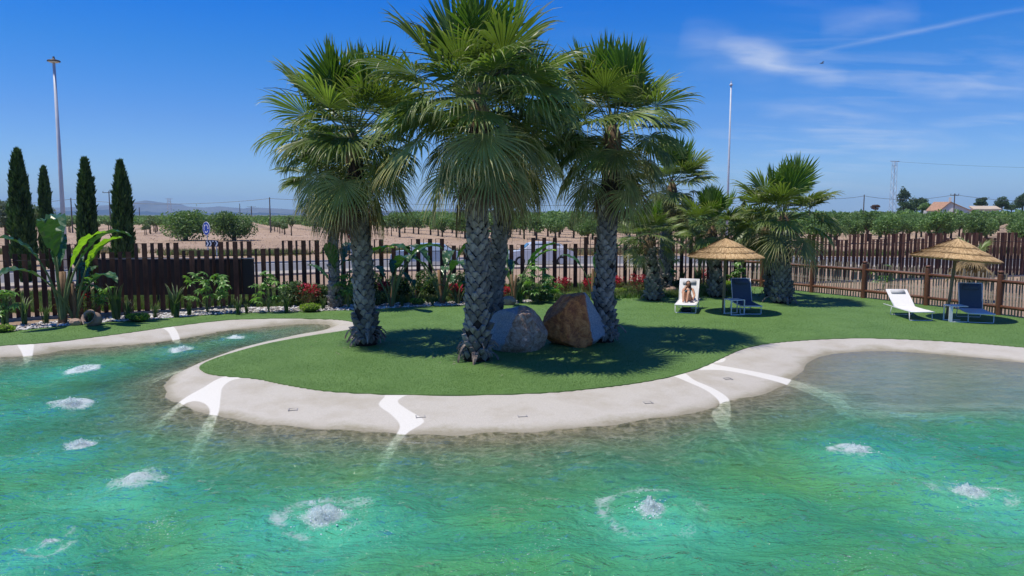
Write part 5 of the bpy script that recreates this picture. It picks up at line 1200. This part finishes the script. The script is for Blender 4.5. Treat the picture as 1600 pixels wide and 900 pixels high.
# ---- cypresses
def cypress(px, top, Y, wpx, label, seed, twin=False):
    rg = np.random.RandomState(seed); z1 = P(px, top, Y).z; r = wpx/2*Y/F; root = thing('cypress', (XF(px, Y), Y, -.03), label, 'cypress', 'cypresses behind the left part of the fence')
    n = 7000; z = rg.rand(n)**.8; prof = np.minimum(1, (z+.04)*4)**.6*(1-z**3.4)**.8
    a = rg.rand(n)*6.283; lob = 1+.17*np.sin(a*4+z*11+seed)+.14*np.sin(a*7-z*19+seed*2)+.10*rg.normal(size=n)
    rr = r*.86*prof*lob*(.80+.2*rg.rand(n)); x = np.cos(a)*rr+.25*r*np.sin(z*5+seed)*.3; y = np.sin(a)*rr; zz = z*z1+.05
    s = .12+.22*rg.rand(n); out = np.stack([np.cos(a)*.35, np.sin(a)*.35, np.ones(n)], 1)+rg.normal(size=(n, 3))*.22; out /= np.linalg.norm(out, axis=1)[:, None]
    b = np.cross(out, rg.normal(size=(n, 3))); b /= np.linalg.norm(b, axis=1)[:, None]; p = np.stack([x, y, zz], 1); s = s[:, None]
    V = np.stack([p-out*s*.3, p+b*s*.24, p+out*s*.9, p-b*s*.24], 1).reshape(-1, 3)
    tip = np.tile([0, .3, 1, .3], n)*np.repeat(.5+.5*rg.rand(n), 4); link('crown', mesh_np('crown', V, np.arange(4*n).reshape(n, 4), [M_CYP], False, {'tip': tip}), root)
    mb = MB(); mb.lathe([(.09, 0), (.09, .2), (r*.55, .5), (r*.72, z1*.25), (r*.68, z1*.55), (r*.42, z1*.8), (.02, z1*.95)], 12); mb.build('trunk', mat('cypress_core', (.02, .035, .012), .95, .3, 3), root, True)
cypress(33, 238, 34, 34, 'tallest and leftmost cypress behind the banana like plant', 1); cypress(72, 264, 44, 19, 'smallest cypress farther back just left of the lamp post', 2); cypress(136, 252, 35, 28, 'cypress right of the lamp post with a sprig sticking out', 3); cypress(191, 256, 35, 30, 'rightmost cypress behind the left end of the hoarding', 4)
def simple_tree(px, top, bottom, wpx, Y, m, label, seed, name='pine_tree', cat='tree', n=2600, size=.4, group=None, nb=14, flat=.7, trunkh=None):
    zt = P(px, top, Y).z; zb = max(.3, P(px, bottom, Y).z); r = wpx/2*Y/F; root = thing(name, (XF(px, Y), Y, -.03), label, cat, group)
    link('crown', crown_mesh(seed, r, zb, zt, n, size, nb, (m,), flat*min(1.3, (zt-zb)/(2*r)), .4, rag=.08), root); mb = MB(); mb.tube([(0, 0, 0), (0, 0, zb+.35*(zt-zb))], [r*.10+.05, r*.05+.03], 8); mb.build('trunk', M_BRK, root)
simple_tree(8, 300, 372, 62, 46, M_OLI, 'grey green olive tree at the left edge behind the cypress', 1, 'olive_tree', 'olive tree', 3200, .16, 'olive trees behind the cypresses'); simple_tree(62, 306, 372, 70, 48, M_OLI, 'grey green olive tree between the two left cypresses', 2, 'olive_tree', 'olive tree', 3200, .16, 'olive trees behind the cypresses')
GP = 'dark trees on the horizon at right'
simple_tree(1411, 288, 330, 22, 210, M_PIN, 'slender ragged conifer between the lattice pylon and the farmhouse', 3, group=GP, n=1800, flat=1.3); simple_tree(1432, 305, 336, 36, 205, M_PIN, 'broad dark tree right of the slender conifer', 4, group=GP); simple_tree(1446, 315, 336, 28, 190, M_ORC, 'lower green tree nearest the farmhouse gable', 5, group=GP); simple_tree(1416, 312, 336, 30, 200, M_PIN, 'dark tree at the foot of the slender conifer', 6, group=GP)
simple_tree(1534, 306, 324, 28, 230, M_PIN, 'flat topped round pine right of the farmhouse', 7, group=GP); simple_tree(1565, 304, 328, 26, 225, M_PIN, 'pine second from the right edge', 8, group=GP); simple_tree(1597, 293, 330, 36, 215, M_PIN, 'large pine cut by the right edge', 9, group=GP); simple_tree(1580, 318, 330, 22, 235, M_PIN, 'low dark tree between the two right pines', 10, group=GP)
simple_tree(1367, 319, 328, 13, 180, M_BRN, 'small brown leafless round tree left of the lattice pylon', 11, group=None, n=700); simple_tree(1160, 297, 330, 12, 120, M_PIN, 'dark ragged tree tip between the mast and the spreading palm', 12, n=600, size=.25)
simple_tree(228, 338, 344, 16, 420, M_PIN, 'small dark clump on the plain left of the large orchard trees', 13, n=500, size=.5)

# ---- farmhouse
M_WALL = mat('white_render', (.66, .63, .57), .9, .08, .6); M_ROOF = mat('clay_tile', (.36, .215, .14), .85, .3, 2.5, .3, 8, stretch=(3, 1, 1)); M_TAN = mat('tan_render', (.46, .38, .28), .9, .12, .6); M_GLS = mat('dark_glass', (.02, .025, .03), .15, .1, 1)
def farmhouse():
    Y = 175; k = Y/F; x0 = XF(1457, Y); x1 = XF(1511, Y); root = thing('farmhouse', (x0, Y, 0), 'white gabled farmhouse with red tile roof beyond the orchard', 'house', rz=-.42); w = x1-x0
    ze = P(0, 331, Y).z; zr = P(0, 316.5, Y).z; gx0, gx1 = (1466-1457)*k, w; gm = (gx0+gx1)*.5-1.2
    mb = MB(); mb.add([(gx0, 0, 0), (gx1, 0, 0), (gx1, 0, ze), (gm, 0, zr), (gx0, 0, ze), (gx0, 9, 0), (gx1, 9, 0), (gx1, 9, ze), (gm, 9, zr), (gx0, 9, ze)], [(0, 1, 2, 3, 4), (9, 8, 7, 6, 5), (0, 4, 9, 5), (1, 6, 7, 2)]); mb.build('wall', M_WALL, root)
    mb = MB(); mb.box(((gx0)/2-.3, 5, ze/2+.2), (gx0+1.6, 8, ze+.3)); mb.build('wall', M_WALL, root)
    for a, b_ in (((gx0-.3, ze-.15), (gm, zr+.06)), ((gm, zr+.06), (gx1+.3, ze-.15))):
        mb = MB(); V = [(a[0], -.3, a[1]), (b_[0], -.3, b_[1]), (b_[0], 9.3, b_[1]), (a[0], 9.3, a[1])]; V += [(x, y, z+.16) for x, y, z in V]; mb.add(V, [(0, 3, 2, 1), (4, 5, 6, 7), (0, 1, 5, 4), (1, 2, 6, 5), (2, 3, 7, 6), (3, 0, 4, 7)]); mb.build('roof', M_ROOF, root)
    mb = MB(); V = [(-1.4, .8, ze+.15), (gx0+.2, .8, ze+.15), (gm, 5, zr+.1), (.6, 5, zr+.1)]; V += [(x, y, z+.14) for x, y, z in V]; mb.add(V, [(0, 3, 2, 1), (4, 5, 6, 7), (0, 1, 5, 4), (1, 2, 6, 5), (2, 3, 7, 6), (3, 0, 4, 7)]); mb.build('roof', M_ROOF, root)
    for x in (gx0+1.6, gm+.4, gx1-1.8):
        mb = MB(); mb.box((x, -.02, 1.9), (1.0, .08, 1.1)); f_ = mb.build('window', M_TAN, root); mb = MB(); mb.box((x, -.07, 1.9), (.8, .04, .9)); mb.build('pane', M_GLS, f_)
    x2 = (1545-1457)*k; zl = P(0, 325, Y).z; mb = MB(); mb.box(((gx1+x2)/2+.15, 4, zl/2-.1), (x2-gx1-.3, 7, zl-.2)); mb.build('wing', M_WALL, root)
    mb = MB(); mb.box(((gx1+x2)/2+.3, 4, zl-.02), (x2-gx1+.3, 7.6, .3), (rad(6), 0, 0)); mb.build('wing_roof', M_TAN, root)
    mb = MB(); mb.box((gm+.2, 3, zr+.6), (.5, .5, 1.3)); mb.build('chimney', M_WALL, root)
farmhouse()
mb = MB(); Yb = 250; mb.box((0, 0, 2.1), (XF(1405, Yb)-XF(1340, Yb), 8, 3.6)); o = mb.build('farm_shed', M_TAN, None, loc=(XF(1372, Yb), Yb, 0)); tag(o, 'long low tan farm building on the horizon left of the conifer', 'shed')

# ---- poles, wires, mast, lamp
M_GAL = mat('galvanised', (.50, .53, .56), .45, .1, 2, spec=.5); M_WOOD = mat('pole_wood', (.12, .10, .085), .85, .2, 2); M_DK = mat('dark_metal', (.07, .065, .06), .5, .15, 3)
def lamp():
    Y = 44; top = P(84, 96, Y); root = thing('street_lamp', (top.x, Y, 0), 'tall street lamp with flat round head rising behind the cypresses', 'street lamp')
    mb = MB(); mb.tube([(0, 0, 0), (0, 0, 6), (0, 0, top.z)], [.14, .11, .075], 12); mb.build('pole', M_GAL, root, True)
    mb = MB(); mb.lathe([(.05, .28), (.07, .16), (.12, .12), (.33, .06), (.36, .0), (.33, -.02)], 24, (0, 0, top.z)); hd_ = mb.build('lamp_head', M_DK, root, True)
    mb = MB(); mb.lathe([(.31, -.015), (.24, -.06), (.06, -.075)], 24, (0, 0, top.z), True); mb.build('diffuser', mat('frosted_cover', (.6, .6, .55), .3, .05, 3), root, True)
lamp()
Y = 62; t_ = P(1142.5, 126, Y); mb = MB(); mb.tube([(0, 0, 0), (0, 0, t_.z*.5), (0, 0, t_.z-.4)], [.10, .085, .06], 12); r_ = thing('mast', (t_.x, Y, 0), 'tall plain pale metal mast behind the low palm', 'mast'); mb.build('pole', M_GAL, r_, True); mb = MB(); mb.lathe([(.09, 0), (.13, .03), (.13, .1), (.04, .2), (.02, .4)], 12, (0, 0, t_.z-.4)); mb.build('finial', M_GAL, r_)
def lattice_tower(px, top, Y, wb, wt, label, arms=True):
    zt = P(px, top, Y).z; root = thing('pylon', (XF(px, Y), Y, -.03), label, 'pylon', rz=.2); n = 14
    def hw(z): return (wb+(wt-wb)*z/zt)/2
    mb = MB()
    for sx in (-1, 1):
        for sy in (-1, 1): mb.tube([(sx*hw(0), sy*hw(0), 0), (sx*hw(zt), sy*hw(zt), zt)], .042, 4)
    mb.build('frame', M_GAL, root); mb = MB()
    for i in range(n):
        z0, z1 = zt*i/n, zt*(i+1)/n
        for q in range(4):
            c = [(-1, -1), (1, -1), (1, 1), (-1, 1)]; a, b_ = c[q], c[(q+1) % 4]
            if i % 2: a, b_ = b_, a
            mb.tube([(a[0]*hw(z0), a[1]*hw(z0), z0), (b_[0]*hw(z1), b_[1]*hw(z1), z1)], .026, 4)
    mb.build('bracing', M_GAL, root)
    if arms: mb = MB(); mb.box((0, 0, zt-.1), (wt*3.2, .12, .12)); mb.box((0, 0, zt-1.0), (wt*1.4, .1, .1)); mb.build('crossarm', M_GAL, root)
lattice_tower(1394, 251, 150, 1.0, .65, 'tall pale lattice pylon left of the slender conifer'); lattice_tower(265, 310, 260, 1.6, .8, 'small lattice pylon with a wide crossarm over the left large orchard tree'); 
def pole(px, top, Y, label, arm=0, r=.11):
    zt = P(px, top, Y).z; root = thing('utility_pole', (XF(px, Y), Y, -.03), label, 'utility pole', 'utility poles across the fields'); mb = MB(); mb.tube([(0, 0, 0), (0, 0, zt)], [r*1.2, r*.8], 8); mb.build('pole', M_WOOD, root)
    if arm: mb = MB(); mb.box((0, 0, zt-.35), (arm, .12, .12)); [mb.tube([(x*arm, 0, zt-.3), (x*arm, 0, zt-.05)], .05, 6) for x in (-.46, 0, .46)]; mb.build('crossarm', M_WOOD, root)
    return Vector((XF(px, Y), Y, zt))
pA = pole(-70, 315, 130, 'utility pole outside the left edge'); p0 = pole(112, 309, 130, 'thin dark utility pole between the lamp post and the second cypress'); p1 = pole(422, 308, 130, 'thin dark utility pole left of the left lawn palm'); p2 = pole(1265, 306, 140, 'utility pole behind the spreading palm'); p3 = pole(1349, 304, 140, 'bare utility pole left of the lattice pylon')
p4 = pole(1490, 302, 140, 'utility pole with small crossarm in front of the farmhouse', 1.6); p5 = pole(1700, 309, 140, 'utility pole outside the right edge'); pole(172, 298, 150, 'pole with a wide forked crossarm between the two right cypresses', 2.6); pole(393, 322, 420, 'distant pole with crossarm near the mountains', 5, .3); pole(218, 324, 420, 'distant pale pole beside the rightmost cypress', 0, .25); pole(375, 318, 400, 'distant thin pole above the right large orchard tree', 0, .22); pole(1560, 308, 260, 'distant pole left of the second pine', 0, .15)
def wire(a, b_, sag, label, r=.014):
    mb = MB(); mb.tube([a.lerp(b_, t/12)-Vector((0, 0, sag*4*(t/12)*(1-t/12))) for t in range(13)], r, 4); tag(mb.build('power_line', M_DK, None), label, 'power line', 'power lines over the fields')
dn = Vector((0, 0, -.25))
wire(pA+dn, p0+dn, .5, 'power line from the left edge to the thin pole by the cypress', .03); wire(p0+dn, p1+dn, .9, 'power line crossing before the mountains', .03); wire(p1+dn, p2+dn, 1.4, 'power line running behind the palm group', .03); wire(p2+dn, p3+dn, .4, 'power line behind the spreading palm', .03); wire(p3+dn, p4+dn, .8, 'power line between the bare pole and the farmhouse pole', .03); wire(p4+dn, p5+dn, .8, 'power line from the farmhouse pole to the right edge', .03)
q0 = P(1394, 252, 150); wire(q0, P(1800, 262, 150), .6, 'thin high power line from the lattice pylon to the right', .016)
# ---- signs
M_SB = mat('sign_blue', (.006, .045, .30), .4, .03, 3); M_SW = mat('sign_white', (.75, .76, .78), .4, .03, 3); M_SR = mat('sign_red', (.50, .02, .02), .4, .03, 3)
def roundabout_sign():
    Y = 49; c = P(323.3, 357, Y); root = thing('roundabout_sign', (c.x, Y, 0), 'round blue roundabout sign with white circling arrows turned sideways', 'road sign', rz=rad(-38)); r = .45
    mb = MB(); mb.tube([(0, 0, 0), (0, 0, c.z+.3)], .03, 8); mb.build('post', M_GAL, root)
    mb = MB(); R = Matrix.Rotation(rad(90), 3, 'X')
    def disc(r_, y, t, m, name, n=36):
        mb = MB(); V = []
        for yy in (y, y-t):
            for k in range(n): V.append((r_*math.cos(6.283*k/n), yy, c.z+r_*math.sin(6.283*k/n)))
        mb.add(V, [tuple(range(n)), tuple(range(2*n-1, n-1, -1))]+[(k, n+k, n+(k+1) % n, (k+1) % n) for k in range(n)]); mb.build(name, m, root)
    disc(r, -.03, .02, M_SW, 'rim'); disc(r*.93, -.052, .006, M_SB, 'disc')
    for q in range(3):
        mb = MB(); a0 = 6.283*q/3+.2; V = []; n = 8
        for k in range(n+1):
            a = a0+1.35*k/n; V += [(math.cos(a)*r*.50, -.062, c.z+math.sin(a)*r*.50), (math.cos(a)*r*.62, -.062, c.z+math.sin(a)*r*.62)]
        mb.add(V, [(2*k, 2*k+1, 2*k+3, 2*k+2) for k in range(n)]); a = a0-.02; e = a0-.42
        mb.add([(math.cos(a)*r*.38, -.062, c.z+math.sin(a)*r*.38), (math.cos(a)*r*.74, -.062, c.z+math.sin(a)*r*.74), (math.cos(e)*r*.56, -.062, c.z+math.sin(e)*r*.56)], [(0, 1, 2)]); mb.build('arrow', M_SW, root)
roundabout_sign()
def chevron():
    Y = 47.5; c = P(331, 380.5, Y); root = thing('chevron_sign', (c.x, Y, 0), 'low navy board with white chevrons pointing right below the roundabout sign', 'road sign'); w, h = .82, .40
    mb = MB(); mb.box((0, 0, c.z), (w, .03, h)); mb.build('board', mat('sign_navy', (.012, .03, .075), .5, .05, 3), root)
    for x in (-.28, .28): mb = MB(); mb.box((x, .04, c.z/2), (.05, .04, c.z)); mb.build('post', M_GAL, root)
    for q in range(4):
        x = -w/2+.04+q*.195; t = .085; d_ = .10; mb = MB(); y = -.020
        mb.add([(x, y, c.z+h*.44), (x+t, y, c.z+h*.44), (x+t+d_, y, c.z), (x+t, y, c.z-h*.44), (x, y, c.z-h*.44), (x+d_, y, c.z)], [(0, 1, 2, 5), (5, 2, 3, 4)]); mb.build('chevron', M_SW, root)
chevron()
Y = 47; c = P(548, 366, Y); root = thing('yield_sign', (c.x, Y, 0), 'red and white triangular sign half hidden behind the left lawn palm', 'road sign', rz=.5)
mb = MB(); mb.tube([(0, 0, 0), (0, 0, c.z)], .03, 8); mb.build('post', M_GAL, root)
for s_, y_, m_, nm in ((.48, -.04, M_SR, 'border'), (.31, -.05, M_SW, 'face')):
    mb = MB(); V = [(s_*math.cos(a), y_, c.z+s_*math.sin(a)) for a in (rad(-90), rad(30), rad(150))]; V += [(x, y+.008, z) for x, y, z in V]; mb.add(V, [(0, 1, 2), (5, 4, 3), (0, 3, 4, 1), (1, 4, 5, 2), (2, 5, 3, 0)]); mb.build(nm, m_, root)
# ---- cars seen through the fence
M_CG = mat('car_glass', (.10, .20, .26), .08, .1, 1, spec=.8); M_TY = mat('tyre', (.02, .02, .02), .8, .1, 5)
def car(loc, rz, paint, label, L=4.2, hgt=1.48):
    root = thing('parked_car', loc, label, 'car', rz=rz); w = .86; x = L/2
    side = [(-x, .35), (-x+.05, .75), (-x+.25, .9), (-x+.95, .98), (-.62, hgt-.08), (-.3, hgt), (.85, hgt-.01), (1.25, hgt-.1), (x-.35, 1.0), (x-.06, .92), (x, .6), (x-.05, .32)]
    mb = MB(); n = len(side); V = [(a, -w+(.12 if z > 1.0 else 0), z) for a, z in side]+[(a, w-(.12 if z > 1.0 else 0), z) for a, z in side]
    mb.add(V, [tuple(range(n)), tuple(range(2*n-1, n-1, -1))]+[(i, n+i, n+(i+1) % n, (i+1) % n) for i in range(n)]); mb.build('body', paint, root)
    for sy in (-1, 1):
        for pg in ([(-1.0, 1.0), (-.6, 1.36), (.12, 1.40), (.12, 1.0)], [(.2, 1.0), (.2, 1.40), (1.15, 1.36), (1.55, 1.02)]):
            mb = MB(); mb.add([(a, sy*(w-.105-.0), z) for a, z in pg], [(0, 1, 2, 3)]); o_ = mb.build('window', M_CG, root); o_.location.y = sy*.03
    for sx, pz in ((-1, [(-x+1.0, 1.0), (-.66, hgt-.1)]), (1, [(x-.4, 1.02), (1.28, hgt-.12)])):
        a, b_ = pz; mb = MB(); mb.add([(a[0]+sx*.03, -.66, a[1]+.02), (a[0]+sx*.03, .66, a[1]+.02), (b_[0]+sx*.03, .6, b_[1]+.02), (b_[0]+sx*.03, -.6, b_[1]+.02)], [(0, 1, 2, 3)]); mb.build('windscreen', M_CG, root)
    for wx in (-x+.8, x-.8):
        for sy in (-1, 1):
            V = MB(); R = [(math.cos(t)*.31, math.sin(t)*.31) for t in np.linspace(0, 6.283, 17)[:-1]]; k = len(R); V.add([(wx+a, sy*(w-.17), .31+z) for a, z in R]+[(wx+a, sy*(w+.02), .31+z) for a, z in R], [tuple(range(k)), tuple(range(2*k-1, k-1, -1))]+[(i, k+i, k+(i+1) % k, (i+1) % k) for i in range(k)]); tw_ = V.build('wheel', M_TY, root)
            V = MB(); V.add([(wx+a*.6, sy*(w+.025), .31+z*.6) for a, z in R], [tuple(range(k))]); V.build('rim', M_GAL, tw_)
    for sy in (-1, 1): mb = MB(); mb.box((-x+.06, sy*.62, .72), (.06, .3, .12), bev=.02); mb.build('headlight', M_SW, root); mb = MB(); mb.box((x-.03, sy*.62, .78), (.05, .25, .14), bev=.02); mb.build('tail_light', M_SR, root)
M_CW = mat('car_white', (.62, .64, .66), .25, .02, 1, spec=.6); M_CB = mat('car_silver_blue', (.34, .42, .50), .25, .02, 1, spec=.6)
c = XF(842, 46.5); car((c, 46.5, 0), .12, M_CW, 'white car on the road behind the fence right of the front palm'); c = XF(662, 45.5); car((c, 45.8, 0), .1, M_CB, 'silver blue car on the road behind the fence between the two front palms', 4.2, 1.42)
# bird
mb = MB(); mb.tube([(-.2, 0, 0), (0, 0, .02), (.2, 0, 0)], [.01, .06, .01], 6); mb.add([(-.02, .05, .02), (.10, .05, .02), (.02, .45, .10), (-.08, .42, .10)], [(0, 1, 2, 3)]); mb.add([(-.02, -.05, .02), (.10, -.05, .02), (.02, -.45, .10), (-.08, -.42, .10)], [(0, 1, 2, 3)])
tag(mb.build('bird', M_DK, None, loc=P(1284, 99, 70)), 'tiny dark bird flying in the sky at right', 'bird')

# ============================================================ MOUNTAINS AND AIR
def mountains():
    rg = np.random.RandomState(2); Y0 = 6500; k = Y0/F
    prof = [(-300, 326), (-100, 322), (60, 326), (120, 323), (180, 320), (210, 317), (232, 314), (246, 317), (256, 321), (290, 323), (320, 325), (345, 323), (375, 328), (395, 324), (430, 326), (480, 329), (540, 326), (600, 330), (700, 327), (800, 331), (900, 329), (1000, 332), (1100, 333), (1300, 334), (1900, 335)]
    xs = np.arange(-900, 2400, 2.0); top = np.interp(xs, [p[0] for p in prof], [p[1] for p in prof])
    rn = np.zeros(len(xs))
    for i in range(1, 9): rn += np.sin(xs/(60/i)+rg.rand()*6)*1.1/i
    ht = np.maximum(2, (335-top)*k*1.02+H+rn*k*.45); V = []; rows = [(0, 0, 0), (-500, .32, 1), (-200, .62, 1), (0, 1.0, 0), (700, .7, 1), (1500, 0, 0)]; R = []
    for ri, (dy, fz, ns) in enumerate(rows):
        z = ht*fz*(1+ns*.16*np.sin(xs/9+ri*2)+ns*.10*np.sin(xs/4.1+ri))-30*(fz == 0); V.append(np.stack([(xs-800)*k, np.full(len(xs), Y0+dy)+ns*120*np.sin(xs/13+ri), z], 1))
    V = np.concatenate(V); n = len(xs); Fc = []
    for r in range(len(rows)-1):
        i = np.arange(n-1)+r*n; Fc.append(np.stack([i, i+1, i+1+n, i+n], 1))
    me = mesh_np('mountains', V, np.concatenate(Fc), [mat('mountain_scrub', (.10, .095, .075), .95, .35, .004)], False); tag(link('mountains', me), kind='structure')
mountains()
mb = MB(); mb.box((0, 3600, 107), (18600, 12400, 220)); m, N, L, B, O = nodes('air'); N.remove(B); v = N.new('ShaderNodeVolumePrincipled'); v.inputs['Color'].default_value = (.48, .74, 1, 1); v.inputs['Density'].default_value = HAZE = .00013; v.inputs['Anisotropy'].default_value = .0; L.new(v.outputs[0], O.inputs['Volume'])
hz = mb.build('haze', m, None); tag(hz, 'thin blue daylight haze over the plain', 'haze', kind='stuff')
